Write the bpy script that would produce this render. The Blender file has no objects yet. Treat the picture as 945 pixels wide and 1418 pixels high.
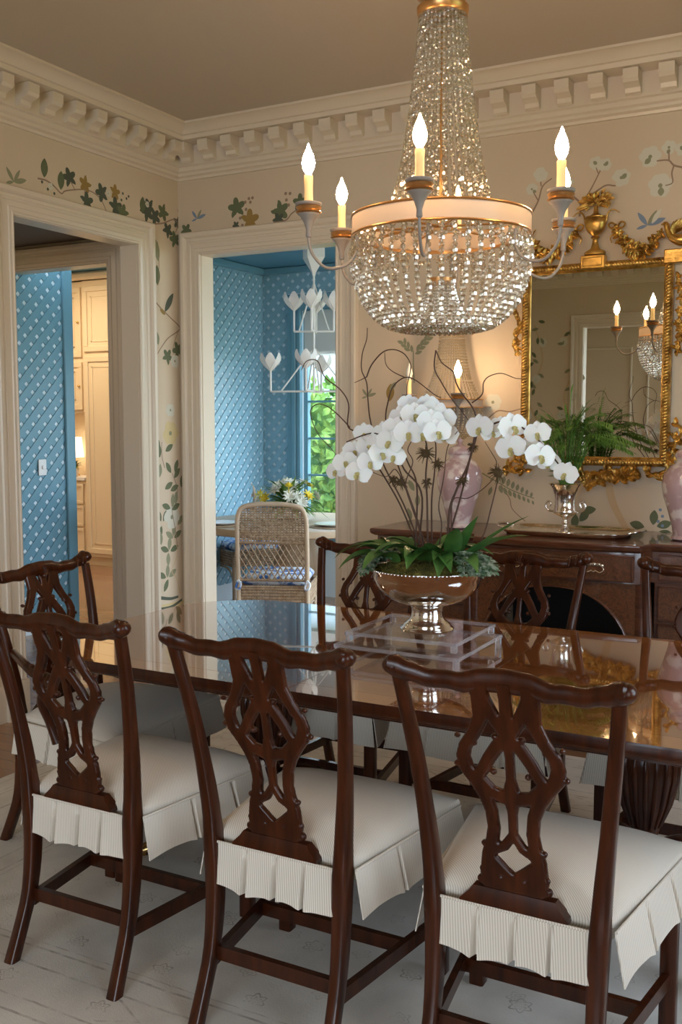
import bpy, bmesh, math, random
from math import sin, cos, pi, radians, sqrt, atan2
from mathutils import Vector, Matrix
random.seed(7)
C = bpy.context.scene.collection
V = Vector
# ------------------------------------------------------------------ camera
CAMZ = 1.52
YAW, PITCH, FPX = 0.498357, 0.0892869, 1387.07
hd = V((-sin(YAW)*cos(PITCH), cos(YAW)*cos(PITCH), -sin(PITCH)))
rt = V((cos(YAW), sin(YAW), 0)); up = rt.cross(hd)
cam_d = bpy.data.cameras.new('camera'); cam = bpy.data.objects.new('camera', cam_d); C.objects.link(cam)
cam_d.sensor_fit = 'VERTICAL'; cam_d.sensor_height = 24; cam_d.lens = 24*FPX/1418
cam_d.clip_start = 0.02; cam_d.clip_end = 200
cam.matrix_world = Matrix(((rt.x, up.x, -hd.x, 0), (rt.y, up.y, -hd.y, 0), (rt.z, up.z, -hd.z, CAMZ), (0, 0, 0, 1)))
bpy.context.scene.camera = cam
def ray(x, y): return hd + rt*((x-472.5)/FPX) - up*((y-709)/FPX)
def on_y(x, y, Y):
    d = ray(x, y); t = Y/d.y; return V((d.x*t, Y, CAMZ+d.z*t))
def on_x(x, y, X):
    d = ray(x, y); t = X/d.x; return V((X, d.y*t, CAMZ+d.z*t))
def on_z(x, y, Z):
    d = ray(x, y); t = (Z-CAMZ)/d.z; return V((d.x*t, d.y*t, Z))
# ------------------------------------------------------------------ room numbers
XL, XR, YB, YF, ZC = -3.89, 1.45, 5.05, -0.9, 3.252
WT = 0.12
# ------------------------------------------------------------------ materials
M = {}
def mat(name, col, rough=.5, metal=0., coat=0., spec=.5, trans=0., ior=1.5, emis=None, estr=0., sheen=0., coat_rough=.05, coat_ior=1.5, sss=0.):
    m = bpy.data.materials.new(name); m.use_nodes = True
    b = m.node_tree.nodes['Principled BSDF']
    b.inputs['Base Color'].default_value = (*col, 1); b.inputs['Roughness'].default_value = rough
    b.inputs['Metallic'].default_value = metal; b.inputs['Coat Weight'].default_value = coat
    b.inputs['Coat Roughness'].default_value = coat_rough; b.inputs['Coat IOR'].default_value = coat_ior
    b.inputs['Specular IOR Level'].default_value = spec
    b.inputs['Transmission Weight'].default_value = trans; b.inputs['IOR'].default_value = ior
    b.inputs['Sheen Weight'].default_value = sheen
    if sss: b.inputs['Subsurface Weight'].default_value = sss; b.inputs['Subsurface Scale'].default_value = .01
    if emis: b.inputs['Emission Color'].default_value = (*emis, 1); b.inputs['Emission Strength'].default_value = estr
    M[name] = m; return m
def nd(m, t, **kw):
    n = m.node_tree.nodes.new(t)
    for k, v in kw.items(): setattr(n, k, v)
    return n
def lk(m, a, b): m.node_tree.links.new(a, b)
def bs(m): return m.node_tree.nodes['Principled BSDF']
def noise_tint(m, c1, c2, scale=(1, 1, 1), ns=5., detail=4., lo=.3, hi=.7, bump=0., dist=0., bscale=None):
    tc = nd(m, 'ShaderNodeTexCoord'); mp = nd(m, 'ShaderNodeMapping'); mp.inputs['Scale'].default_value = scale
    n = nd(m, 'ShaderNodeTexNoise'); n.inputs['Scale'].default_value = ns; n.inputs['Detail'].default_value = detail
    n.inputs['Distortion'].default_value = dist
    r = nd(m, 'ShaderNodeValToRGB'); e = r.color_ramp.elements
    e[0].position = lo; e[0].color = (*c1, 1); e[1].position = hi; e[1].color = (*c2, 1)
    lk(m, tc.outputs['Object'], mp.inputs['Vector']); lk(m, mp.outputs[0], n.inputs['Vector'])
    lk(m, n.outputs['Fac'], r.inputs['Fac']); lk(m, r.outputs['Color'], bs(m).inputs['Base Color'])
    if bump:
        b = nd(m, 'ShaderNodeBump'); b.inputs['Strength'].default_value = bump; b.inputs['Distance'].default_value = .004
        if bscale:
            n2 = nd(m, 'ShaderNodeTexNoise'); n2.inputs['Scale'].default_value = bscale; lk(m, tc.outputs['Object'], n2.inputs['Vector'])
            lk(m, n2.outputs['Fac'], b.inputs['Height'])
        else: lk(m, n.outputs['Fac'], b.inputs['Height'])
        lk(m, b.outputs[0], bs(m).inputs['Normal'])
    return r
m = mat('wallpaper', (.74, .60, .46), .55); noise_tint(m, (.585, .465, .33), (.635, .52, .38), ns=.8)
m = mat('ceiling_paint', (.50, .425, .34), .45)
m = mat('trim_paint', (.68, .58, .455), .33)
m = mat('blue_paint', (.15, .32, .42), .3); mat('blue_pale', (.74, .87, .95), .35); mat('lattice_paint_lit', (.24, .43, .55), .35); mat('blue_ceiling', (.10, .27, .40), .3)  # breakfast lattice blue is lightened, putting that room's brighter light into the colour
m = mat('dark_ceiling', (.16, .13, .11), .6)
m = mat('cabinet_paint', (.82, .67, .47), .4)
m = mat('mahogany', (.09, .022, .009), .28, spec=.22, coat=.22, coat_rough=.12)
noise_tint(m, (.024, .0055, .002), (.072, .017, .0045), (14, 14, 1.6), 3, 5, .3, .75, dist=.4)
m = mat('mahogany_table', (.2, .07, .02), .06, coat=1., coat_rough=.0, coat_ior=2.0)
noise_tint(m, (.17, .050, .012), (.29, .100, .027), (1.3, 22, 22), 3, 6, .3, .75, dist=.5)
m = mat('crossband', (.26, .10, .03), .06, coat=1., coat_rough=.0, coat_ior=2.0)
noise_tint(m, (.25, .09, .022), (.42, .17, .05), (22, 22, 1), 3, 6, .3, .75, dist=.5)
m = mat('sideboard_wood', (.13, .04, .015), .3, coat=.8, coat_rough=.06)
noise_tint(m, (.050, .014, .006), (.15, .046, .016), (2.2, 2.2, 16), 3, 6, .3, .75, dist=.8)
m = mat('burl_wood', (.25, .11, .04), .3, coat=.8, coat_rough=.06)
noise_tint(m, (.06, .020, .008), (.19, .068, .022), (9, 3, 9), 4, 8, .3, .75, dist=2.5)
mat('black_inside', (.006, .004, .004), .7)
# striped slipcover
m = mat('ticking', (.72, .66, .57), .85, sheen=.25)
tc = nd(m, 'ShaderNodeTexCoord'); sx = nd(m, 'ShaderNodeSeparateXYZ'); lk(m, tc.outputs['Object'], sx.inputs[0])
ad = nd(m, 'ShaderNodeMath', operation='ADD'); lk(m, sx.outputs['X'], ad.inputs[0]); lk(m, sx.outputs['Y'], ad.inputs[1])
mu = nd(m, 'ShaderNodeMath', operation='MULTIPLY'); lk(m, ad.outputs[0], mu.inputs[0]); mu.inputs[1].default_value = 2*pi/.0062
si = nd(m, 'ShaderNodeMath', operation='SINE'); lk(m, mu.outputs[0], si.inputs[0])
mr = nd(m, 'ShaderNodeMapRange'); lk(m, si.outputs[0], mr.inputs['Value']); mr.inputs['From Min'].default_value = -.1; mr.inputs['From Max'].default_value = .9
mx = nd(m, 'ShaderNodeMix', data_type='RGBA'); lk(m, mr.outputs[0], mx.inputs['Factor'])
mx.inputs['A'].default_value = (.77, .70, .60, 1); mx.inputs['B'].default_value = (.54, .45, .36, 1); lk(m, mx.outputs['Result'], bs(m).inputs['Base Color'])
mat('gilt', (.72, .40, .10), .32, metal=.9); noise_tint(M['gilt'], (.27, .135, .03), (.78, .48, .13), ns=22, detail=3, lo=.3, hi=.62, bump=.25, bscale=60)
mat('mirror_glass', (.74, .74, .69), .01, metal=1.)
mat('silver', (.86, .83, .80), .09, metal=1.); mat('silver_tray', (.84, .78, .70), .16, metal=1.)
noise_tint(M['silver_tray'], (.75, .68, .58), (.88, .82, .74), ns=60, detail=2, bump=.3, bscale=90)
mat('grey_paint', (.30, .25, .21), .45); mat('ivory_band', (.56, .42, .31), .45); mat('copper_gilt', (.60, .32, .12), .3, metal=.85)
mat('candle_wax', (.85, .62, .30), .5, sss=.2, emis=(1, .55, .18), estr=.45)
mat('bulb', (1, 1, 1), .3, emis=(1, .68, .38), estr=210.)
mat('bulb_off', (.9, .85, .75), .3)
mat('acrylic_edge', (.97, .96, 1.), .05, trans=.85, ior=1.2)
for nm_, k_ in (('acrylic', .13), ('window_glass', .06)):
    m = mat(nm_, (1, 1, 1), .02); tn = nd(m, 'ShaderNodeBsdfTransparent'); tn.inputs[0].default_value = (.96, .97, .98, 1); gl = nd(m, 'ShaderNodeBsdfGlossy'); gl.inputs['Roughness'].default_value = .02
    m1 = nd(m, 'ShaderNodeMixShader'); m1.inputs[0].default_value = k_; lk(m, tn.outputs[0], m1.inputs[1]); lk(m, gl.outputs[0], m1.inputs[2]); lk(m, m1.outputs[0], m.node_tree.nodes['Material Output'].inputs[0])
mat('clear_glass', (.97, .99, 1), .01, trans=1., ior=1.45)
# crystal : glass with part clear part glossy
m = mat('crystal', (1, .98, .93), .0, trans=1., ior=1.6)
tn = nd(m, 'ShaderNodeBsdfTransparent'); tn.inputs[0].default_value = (1, .98, .94, 1)
gl = nd(m, 'ShaderNodeBsdfGlossy'); gl.inputs['Roughness'].default_value = .08; gl.inputs['Color'].default_value = (1, .96, .88, 1)
m1 = nd(m, 'ShaderNodeMixShader'); m1.inputs[0].default_value = .55
m2 = nd(m, 'ShaderNodeMixShader'); m2.inputs[0].default_value = .38
out = m.node_tree.nodes['Material Output']
lk(m, bs(m).outputs[0], m1.inputs[1]); lk(m, tn.outputs[0], m1.inputs[2]); lk(m, m1.outputs[0], m2.inputs[1]); lk(m, gl.outputs[0], m2.inputs[2]); lk(m, m2.outputs[0], out.inputs[0])
mat('petal', (.95, .94, .91), .5, sss=.15, sheen=.1); mat('lip', (.55, .47, .20), .5); mat('lip_red', (.45, .20, .12), .5)
mat('orchid_leaf', (.05, .15, .025), .35); noise_tint(M['orchid_leaf'], (.03, .10, .02), (.11, .24, .05), ns=9)
mat('palm_leaf', (.07, .19, .03), .45); noise_tint(M['palm_leaf'], (.06, .16, .02), (.20, .36, .06), ns=12)
mat('ivy_leaf', (.28, .36, .26), .5); noise_tint(M['ivy_leaf'], (.12, .22, .11), (.46, .50, .38), ns=45, lo=.42, hi=.6)
mat('moss', (.14, .13, .02), .95); noise_tint(M['moss'], (.07, .07, .01), (.24, .20, .04), ns=30)
mat('bark', (.085, .042, .026), .7); mat('green_stem', (.10, .16, .05), .5); mat('roots', (.09, .055, .02), .9)
mat('paint_green', (.12, .14, .07), .7); mat('paint_dark', (.075, .09, .06), .7); mat('paint_ochre', (.30, .19, .05), .7)
mat('paint_stem', (.28, .19, .13), .7); mat('paint_blossom', (.60, .58, .48), .7); mat('paint_blue', (.18, .24, .33), .7); mat('paint_tan', (.58, .42, .25), .7)
mat('paint_sage', (.25, .25, .15), .7); mat('paint_yellow', (.60, .48, .25), .7)
m = mat('pink_ceramic', (.62, .42, .40), .12, coat=.8)
noise_tint(m, (.50, .34, .35), (.74, .64, .62), ns=16, detail=4, lo=.50, hi=.60)
mat('wicker', (.36, .25, .16), .6); noise_tint(M['wicker'], (.26, .17, .10), (.50, .38, .26), ns=40, detail=2)
mat('rattan_pole', (.55, .43, .31), .5); 
m = mat('blue_print', (.2, .35, .7), .8); noise_tint(m, (.05, .16, .48), (.75, .82, .92), ns=18, detail=3, lo=.42, hi=.55)
mat('oak', (.50, .38, .26), .45); mat('white_plaster', (.85, .82, .80), .5); mat('plate', (.85, .86, .88), .2)
m = mat('shade_cloth', (.85, .85, .85), .8); tl = nd(m, 'ShaderNodeBsdfTranslucent'); tl.inputs[0].default_value = (.9, .9, .88, 1); m1 = nd(m, 'ShaderNodeMixShader'); m1.inputs[0].default_value = .6; lk(m, bs(m).outputs[0], m1.inputs[1]); lk(m, tl.outputs[0], m1.inputs[2]); lk(m, m1.outputs[0], m.node_tree.nodes['Material Output'].inputs[0]); mat('white_plastic', (.85, .85, .85), .4); mat('brass', (.75, .5, .2), .25, metal=1.)
mat('lamp_shade', (.9, .85, .75), .8, emis=(1, .8, .55), estr=2.0); mat('yellow_flower', (.85, .68, .05), .5); mat('white_flower', (.85, .86, .78), .5)
mat('hedge', (.10, .26, .04), .7); noise_tint(M['hedge'], (.05, .17, .02), (.30, .50, .10), ns=6, detail=8, lo=.35, hi=.65)
mat('neighbour_wall', (.45, .52, .62), .8); mat('lawn', (.1, .25, .04), .9)
# wooden boards
m = mat('wood_floor', (.25, .13, .07), .25, coat=.3)
tc = nd(m, 'ShaderNodeTexCoord'); br = nd(m, 'ShaderNodeTexBrick'); lk(m, tc.outputs['Object'], br.inputs['Vector'])
br.inputs['Scale'].default_value = 1; br.inputs['Brick Width'].default_value = 1.6; br.inputs['Row Height'].default_value = .09; br.inputs['Mortar Size'].default_value = .0015
br.inputs['Color1'].default_value = (.27, .135, .07, 1); br.inputs['Color2'].default_value = (.36, .19, .10, 1); br.inputs['Mortar'].default_value = (.08, .04, .02, 1)
lk(m, br.outputs['Color'], bs(m).inputs['Base Color'])
# ------------------------------------------------------------------ mesh builder
class MB:
    def __init__(s): s.v = []; s.f = []; s.T = None
    def add(s, vs, fs):
        o = len(s.v)
        for p in vs:
            p = V(p); s.v.append(s.T @ p if s.T else p)
        s.f += [tuple(o+i for i in f) for f in fs]
    def box(s, x0, x1, y0, y1, z0, z1, bev=0.):
        if bev > 0:
            b = min(bev, abs(x1-x0)/2.01, abs(y1-y0)/2.01, abs(z1-z0)/2.01)
            L = []
            for (z, i) in ((z0, b), (z0+b, 0), (z1-b, 0), (z1, b)):
                a0, a1, c0, c1 = x0+i, x1-i, y0+i, y1-i; k = b if i == 0 else b*.4
                L.append([(a0+k, c0, z), (a1-k, c0, z), (a1, c0+k, z), (a1, c1-k, z), (a1-k, c1, z), (a0+k, c1, z), (a0, c1-k, z), (a0, c0+k, z)])
            s.loft(L, True, True); return
        s.add([(x0, y0, z0), (x1, y0, z0), (x1, y1, z0), (x0, y1, z0), (x0, y0, z1), (x1, y0, z1), (x1, y1, z1), (x0, y1, z1)],
              [(0, 3, 2, 1), (4, 5, 6, 7), (0, 1, 5, 4), (1, 2, 6, 5), (2, 3, 7, 6), (3, 0, 4, 7)])
    def loft(s, rings, cap0=True, cap1=True, closed=True):
        n = len(rings[0]); vs = [p for r in rings for p in r]; fs = []
        for i in range(len(rings)-1):
            for j in range(n if closed else n-1):
                a, b = i*n+j, i*n+(j+1) % n; fs.append((a, b, b+n, a+n))
        if cap0: fs.append(tuple(reversed(range(n))))
        if cap1: fs.append(tuple(range((len(rings)-1)*n, len(rings)*n)))
        s.add(vs, fs)
    def lathe(s, prof, n=24, c=(0, 0, 0), cap=True, sx=1., sy=1.):
        R = [[(c[0]+r*cos(2*pi*k/n)*sx, c[1]+r*sin(2*pi*k/n)*sy, c[2]+z) for k in range(n)] for r, z in prof]
        s.loft(R, cap, cap)
    def tube(s, pts, rad, n=8, cap=True, flat=1.):
        pts = [V(p) for p in pts]; m_ = len(pts)
        if not hasattr(rad, '__len__'): rad = [rad]*m_
        R = []; prev = None
        for i, p in enumerate(pts):
            t = (pts[min(i+1, m_-1)]-pts[max(i-1, 0)])
            if t.length < 1e-9: t = V((0, 0, 1))
            t.normalize()
            if prev is None:
                a = V((0, 0, 1)) if abs(t.z) < .9 else V((1, 0, 0)); u = t.cross(a).normalized()
            else:
                u = prev - t*prev.dot(t)
                u = u.normalized() if u.length > 1e-6 else t.orthogonal().normalized()
            prev = u; w = t.cross(u)
            R.append([p+u*cos(2*pi*k/n)*rad[i]+w*sin(2*pi*k/n)*rad[i]*flat for k in range(n)])
        s.loft(R, cap, cap)
    def sphere(s, c, r, n=8, m_=6, sx=1, sy=1, sz=1):
        R = []
        for i in range(1, m_):
            a = pi*i/m_; R.append([(c[0]+r*sin(a)*cos(2*pi*k/n)*sx, c[1]+r*sin(a)*sin(2*pi*k/n)*sy, c[2]-r*cos(a)*sz) for k in range(n)])
        s.loft(R, True, True)
    def extr(s, poly, f, w0, w1):
        n = len(poly); vs = [f(u, v, w0) for u, v in poly]+[f(u, v, w1) for u, v in poly]
        s.add(vs, [tuple(reversed(range(n))), tuple(range(n, 2*n))]+[(i, (i+1) % n, (i+1) % n+n, i+n) for i in range(n)])
    def leaf(s, base, d, nrm, L, W, curl=.3, n=5, fold=.12):
        """pointed blade from base along d, curling along -nrm"""
        base = V(base); d = V(d).normalized(); nrm = V(nrm); nrm = (nrm-d*nrm.dot(d))
        nrm = nrm.normalized() if nrm.length > 1e-5 else d.orthogonal().normalized()
        sd = d.cross(nrm); vs = []; a = 0.; p = base.copy()
        for i in range(n+1):
            t = i/n; w = W*.5*sin(pi*min(max(t, .04)**.75, .985)) if i < n else W*.02
            dr = d*cos(a)-nrm*sin(a); nn = nrm*cos(a)+d*sin(a)
            vs += [p-sd*w+nn*w*fold*2, p.copy(), p+sd*w+nn*w*fold*2]
            p = p+dr*(L/n); a += curl/n*2
        fs = []
        for i in range(n):
            for j in (0, 1):
                a_ = i*3+j; fs.append((a_, a_+1, a_+4, a_+3))
        s.add(vs, fs)
    def build(s, name, m, parent=None, smooth=40, loc=None):
        me = bpy.data.meshes.new(name); me.from_pydata([tuple(p) for p in s.v], [], s.f); me.validate()
        b = bmesh.new(); b.from_mesh(me); bmesh.ops.recalc_face_normals(b, faces=b.faces); b.to_mesh(me); b.free()
        if smooth is not None:
            for p in me.polygons: p.use_smooth = True
            me.set_sharp_from_angle(angle=radians(smooth))
        me.materials.append(M[m] if isinstance(m, str) else m)
        o = bpy.data.objects.new(name, me); C.objects.link(o)
        if parent is not None: o.parent = parent
        if loc is not None: o.location = loc
        return o
def tag(o, label, cat, group=None, kind=None):
    o['label'] = label; o['category'] = cat
    if group: o['group'] = group
    if kind: o['kind'] = kind
    return o
def empty(name, loc, label, cat, group=None, rz=0.):
    o = bpy.data.objects.new(name, None); C.objects.link(o); o.location = loc; o.rotation_euler = (0, 0, rz); o.empty_display_size = .05
    return tag(o, label, cat, group)
def struct(o): o['kind'] = 'structure'; return o
def copy_tree(o, parent=None):
    c = o.copy(); C.objects.link(c)
    if parent is not None: c.parent = parent
    for ch in list(o.children): copy_tree(ch, c)
    return c
def catmull(pts, k=6):
    P = [V(p) for p in pts]; out = []
    for i in range(len(P)-1):
        a, b, c, d = P[max(i-1, 0)], P[i], P[i+1], P[min(i+2, len(P)-1)]
        for j in range(k):
            t = j/k; out.append(.5*((2*b)+(c-a)*t+(2*a-5*b+4*c-d)*t*t+(3*b-a-3*c+d)*t**3))
    out.append(P[-1]); return out
def lerp(tab, x):
    if x <= tab[0][0]: return tab[0][1]
    for (a, b), (c, d) in zip(tab, tab[1:]):
        if x <= c: 
            t = (x-a)/(c-a); t = t*t*(3-2*t); return b+(d-b)*t
    return tab[-1][1]
def sdf_plate(mb, caps, u0, u1, v0, v1, h, f, T, rnd, groove=False):
    """union of tapered capsules -> marching squares silhouette, carved plate; f(u,v,w)"""
    def sd(u, v):
        best = 1e9
        for (ax, ay, ar, bx, by, br_) in caps:
            dx, dy = bx-ax, by-ay; L = dx*dx+dy*dy
            t = 0 if L < 1e-12 else max(0, min(1, ((u-ax)*dx+(v-ay)*dy)/L))
            d = sqrt((u-ax-dx*t)**2+(v-ay-dy*t)**2)-(ar+(br_-ar)*t)
            if d < best: best = d
        return best
    nu = int(round((u1-u0)/h)); nv = int(round((v1-v0)/h))
    S = [[sd(u0+i*h, v0+j*h) for i in range(nu+1)] for j in range(nv+1)]
    vid = {}; vl = []
    def vert(key, u, v, s_):
        if key not in vid:
            t = T*(1-(1-min(1, -s_/rnd))**2*.7) if s_ < 0 else T*.3
            vid[key] = len(vl); vl.append((u, v, t))
        return vid[key]
    faces = []; edges = {}
    for j in range(nv):
        for i in range(nu):
            cs = [(i, j), (i+1, j), (i+1, j+1), (i, j+1)]; val = [S[b][a] for a, b in cs]
            if min(val) >= 0: continue
            poly = []
            for k in range(4):
                a, b = cs[k], cs[(k+1) % 4]; sa, sb = val[k], val[(k+1) % 4]
                if sa < 0: poly.append(vert(a, u0+a[0]*h, v0+a[1]*h, sa))
                if (sa < 0) != (sb < 0):
                    t = sa/(sa-sb); key = (min(a, b), max(a, b), 'e')
                    poly.append(vert(key, u0+(a[0]+(b[0]-a[0])*t)*h, v0+(a[1]+(b[1]-a[1])*t)*h, 0))
            if len(poly) >= 3:
                faces.append(poly)
                for k in range(len(poly)):
                    e = (poly[k], poly[(k+1) % len(poly)])
                    if (e[1], e[0]) in edges: del edges[(e[1], e[0])]
                    else: edges[e] = 1
    n = len(vl)
    vs = [f(u, v, t) for u, v, t in vl]+[f(u, v, -t) for u, v, t in vl]
    fs = [tuple(p) for p in faces]+[tuple(q+n for q in reversed(p)) for p in faces]+[(b, a, a+n, b+n) for a, b in edges]
    mb.add(vs, fs)
def chain(pts): return [(*a, *b) for a, b in zip(pts, pts[1:])]
# ================================================================== THE ROOM
def boxes(name, m, L, parent=None, bev=0):
    b = MB()
    for q in L: b.box(*q, bev)
    return b.build(name, m, parent)
D2 = (-3.725, -2.772, 2.54)      # doorway in the back wall: x0, x1, head
D1 = (3.70, 4.658, 2.558)        # doorway in the left wall: y0, y1, head
P0 = (-5.42, -4.453, 2.55)      # opening beyond the vestibule
wall_back = struct(boxes('wall_back', 'wallpaper', [(XL-WT, D2[0], YB, YB+WT, 0, 3.3), (D2[1], XR+WT, YB, YB+WT, 0, 3.3), (D2[0], D2[1], YB, YB+WT, D2[2], 3.3)]))
wall_left = struct(boxes('wall_left', 'wallpaper', [(XL-WT, XL, YF-WT, D1[0], 0, 3.3), (XL-WT, XL, D1[1], YB, 0, 3.3), (XL-WT, XL, D1[0], D1[1], D1[2], 3.3)]))
WIN = [(0.0, 1.25), (2.15, 3.75)]
WIN = [(-.35, .95), (2.0, 3.6)]
wr = [(XR, XR+WT, YF-WT, WIN[0][0], 0, 3.3), (XR, XR+WT, WIN[0][1], WIN[1][0], 0, 3.3), (XR, XR+WT, WIN[1][1], YB, 0, 3.3)]
for a, b in WIN: wr += [(XR, XR+WT, a, b, 0, .75), (XR, XR+WT, a, b, 2.6, 3.3)]
wall_right = struct(boxes('wall_right', 'wallpaper', wr))
FO = (-2.95, .35, 2.55)
wall_front = struct(boxes('wall_front', 'wallpaper', [(XL, FO[0], YF-WT, YF, 0, 3.3), (FO[1], XR, YF-WT, YF, 0, 3.3), (FO[0], FO[1], YF-WT, YF, FO[2], 3.3)]))
ceiling = struct(boxes('ceiling', 'ceiling_paint', [(XL, XR, YF, YB, ZC, ZC+.1)]))
floor = struct(boxes('floor', 'wood_floor', [(-9.2, 4.5, -4.6, 9.2, -.12, 0)]))
# hall behind the camera
hall = MB(); [hall.box(*q) for q in ((-5.2, -1.7, -4.1, -4.0, 0, 3.0), (1.7, 3.2, -4.1, -4.0, 0, 3.0), (-1.7, 1.7, -4.1, -4.0, 0, .3), (-1.7, 1.7, -4.1, -4.0, 2.6, 3.0))]; hall.box(-5.3, -5.2, -4.1, YF-WT, 0, 3.0); [hall.box(3.2, 3.3, *q) for q in ((-4.1, -3.6, 0, 3.0), (-1.2, YF-WT, 0, 3.0), (-3.6, -1.2, 0, .3), (-3.6, -1.2, 2.6, 3.0))]
hall.box(-5.2, XL-WT, YF-WT-.02, YF-.02, 0, 3.0); hall.box(XR+WT, 3.2, YF-WT, YF, 0, 3.0)
hw = struct(hall.build('wall_hall', 'wallpaper'))
struct(boxes('ceiling_hall', 'ceiling_paint', [(-5.3, 3.3, -4.1, YF-WT, 2.9, 3.0)]))
b = MB()
for x0 in (-4.9, -3.9, -2.9, 2.2):
    for z0, z1 in ((.25, .95), (1.15, 2.55)):
        for q in ((x0, x0+.03, z0, z1), (x0+.77, x0+.80, z0, z1), (x0+.03, x0+.77, z0, z0+.03), (x0+.03, x0+.77, z1-.03, z1)):
            b.box(q[0], q[1], -4.0, -3.98, q[2], q[3], .006)
b.build('panel_moulding', 'trim_paint', hw)
# ---- crown moulding with modillion blocks
CP = [(0, 2.985), (.012, 2.987), (.016, 3.0), (.034, 3.008), (.036, 3.022), (.050, 3.03), (.052, 3.052), (.066, 3.058), (.068, 3.168), (.150, 3.170), (.172, 3.174), (.175, 3.196),
      (.186, 3.200), (.196, 3.214), (.222, 3.230), (.240, 3.238), (.249, 3.240), (.250, 3.252)]
def crown(name):
    b = MB()
    R = [[(XL+p, YF+p, z), (XR-p, YF+p, z), (XR-p, YB-p, z), (XL+p, YB-p, z)] for p, z in CP]
    b.loft(R, False, False)
    # modillions: profile in (p,z)
    mp = [(.060, 3.076), (.082, 3.064), (.098, 3.072), (.105, 3.092), (.116, 3.098), (.146, 3.108), (.158, 3.122), (.160, 3.168), (.060, 3.168)]
    w = .036
    y = 3.722-.163*29
    while y < YB-.17:
        if y > YF+.12:
            b.extr(mp, lambda u, v, s, y=y: (XL+u, y+s, v), -w, w); b.extr(mp, lambda u, v, s, y=y: (XR-u, y+s, v), -w, w)
        y += .163
    x = -1.125-.164*16
    while x < XR-.17:
        if x > XL+.14:
            b.extr(mp, lambda u, v, s, x=x: (x+s, YB-u, v), -w, w); b.extr(mp, lambda u, v, s, x=x: (x+s, YF+u, v), -w, w)
        x += .164
    o = b.build(name, 'trim_paint', None, 30); return struct(o)
crown('trim_1')
# ---- door casings: profile (distance out from the opening, thickness)
CAS = [(-.004, 0), (-.004, .016), (.004, .020), (.012, .016), (.020, .018), (.030, .020), (.034, .014), (.060, .013), (.064, .018), (.074, .018), (.078, .013), (.094, .014), (.098, .026), (.106, .034), (.126, .036), (.132, .028), (.134, 0)]
def casing(name, f, u0, u1, zt):
    b = MB(); R = []
    for d, h in CAS: R.append([f(u0-d, 0, h), f(u0-d, zt+d, h), f(u1+d, zt+d, h), f(u1+d, 0, h)])
    b.loft(R, False, False, closed=False)
    for uu, s in ((u0, -1), (u1, 1)):      # plinth blocks
        a, c = sorted((uu, uu+s*.14)); pts = [f(a, 0, 0), f(c, 0, 0), f(c, 0, .04), f(a, 0, .04), f(a, .2, 0), f(c, .2, 0), f(c, .2, .04), f(a, .2, .04)]
        b.add(pts, [(0, 1, 2, 3), (4, 5, 6, 7), (0, 1, 5, 4), (1, 2, 6, 5), (2, 3, 7, 6), (3, 0, 4, 7)])
    return struct(b.build(name, 'trim_paint', None, 30))
def jamb(name, f, u0, u1, zt, w, t=.008, m='trim_paint'):
    b = MB()
    for a, c, z0, z1 in ((u0, u0+t, 0, zt), (u1-t, u1, 0, zt), (u0, u1, zt-t, zt)):
        pts = [f(a, z0, 0), f(c, z0, 0), f(c, z1, 0), f(a, z1, 0), f(a, z0, -w), f(c, z0, -w), f(c, z1, -w), f(a, z1, -w)]
        b.add(pts, [(0, 1, 2, 3), (4, 5, 6, 7), (0, 1, 5, 4), (1, 2, 6, 5), (2, 3, 7, 6), (3, 0, 4, 7)])
    return struct(b.build(name, m, None))
fA = lambda u, z, h: (u, YB-h, z)
fB = lambda u, z, h: (XL+h, u, z)
fF = lambda u, z, h: (u, YF+h, z)
casing('trim_2', fA, *D2); jamb('trim_3', fA, *D2, WT)
casing('trim_4', fB, *D1); jamb('trim_5', fB, *D1, WT)
casing('trim_6', fF, *FO); jamb('trim_7', fF, *FO, WT)
casing('trim_8', lambda u, z, h: (u, YB-h, z), *P0); jamb('trim_9', fA, *P0, WT)
# baseboards
BP = [(0, 0), (.02, 0), (.02, .14), (.014, .16), (.006, .185), (0, .185)]
def base(name, segs):
    b = MB()
    for f, a, c in segs: b.extr(BP, lambda u, v, s, f=f: f(s, v, u), a, c)
    return struct(b.build(name, 'trim_paint', None, 30))
base('baseboard_back', [(fA, XL, D2[0]-.14), (fA, D2[1]+.14, XR)])
base('baseboard_left', [(fB, YF, D1[0]-.14), (fB, D1[1]+.14, YB)])
base('baseboard_front', [(fF, XL, FO[0]-.14), (fF, FO[1]+.14, XR)])
base('baseboard_right', [(lambda u, z, h: (XR-h, u, z), YF, YB)])
# windows in the right wall
for i, (a, c) in enumerate(WIN):
    fR = lambda u, z, h: (XR-h, u, z)
    b = MB()
    for p in ((a, a+.05, .75, 2.6), (c-.05, c, .75, 2.6), (a, c, .75, .81), (a, c, 2.54, 2.6), (a, c, 1.65, 1.71)): b.box(XR+.03, XR+.09, p[0], p[1], p[2], p[3])
    for k in (1, 2): y = a+(c-a)*k/3; b.box(XR+.05, XR+.07, y-.011, y+.011, .75, 2.6)
    for z in (1.2, 2.12): b.box(XR+.05, XR+.07, a, c, z-.011, z+.011)
    w = struct(b.build('window_%d' % (i+1), 'trim_paint')); 
    g = MB(); g.box(XR+.058, XR+.062, a, c, .75, 2.6); g.build('pane', 'window_glass', w)
    b = MB(); R = []
    for d, h in CAS: R.append([fR(a-d, .75-d, h), fR(a-d, 2.6+d, h), fR(c+d, 2.6+d, h), fR(c+d, .75-d, h)])
    b.loft(R, False, False); b.build('window_casing', 'trim_paint', w)
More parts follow.
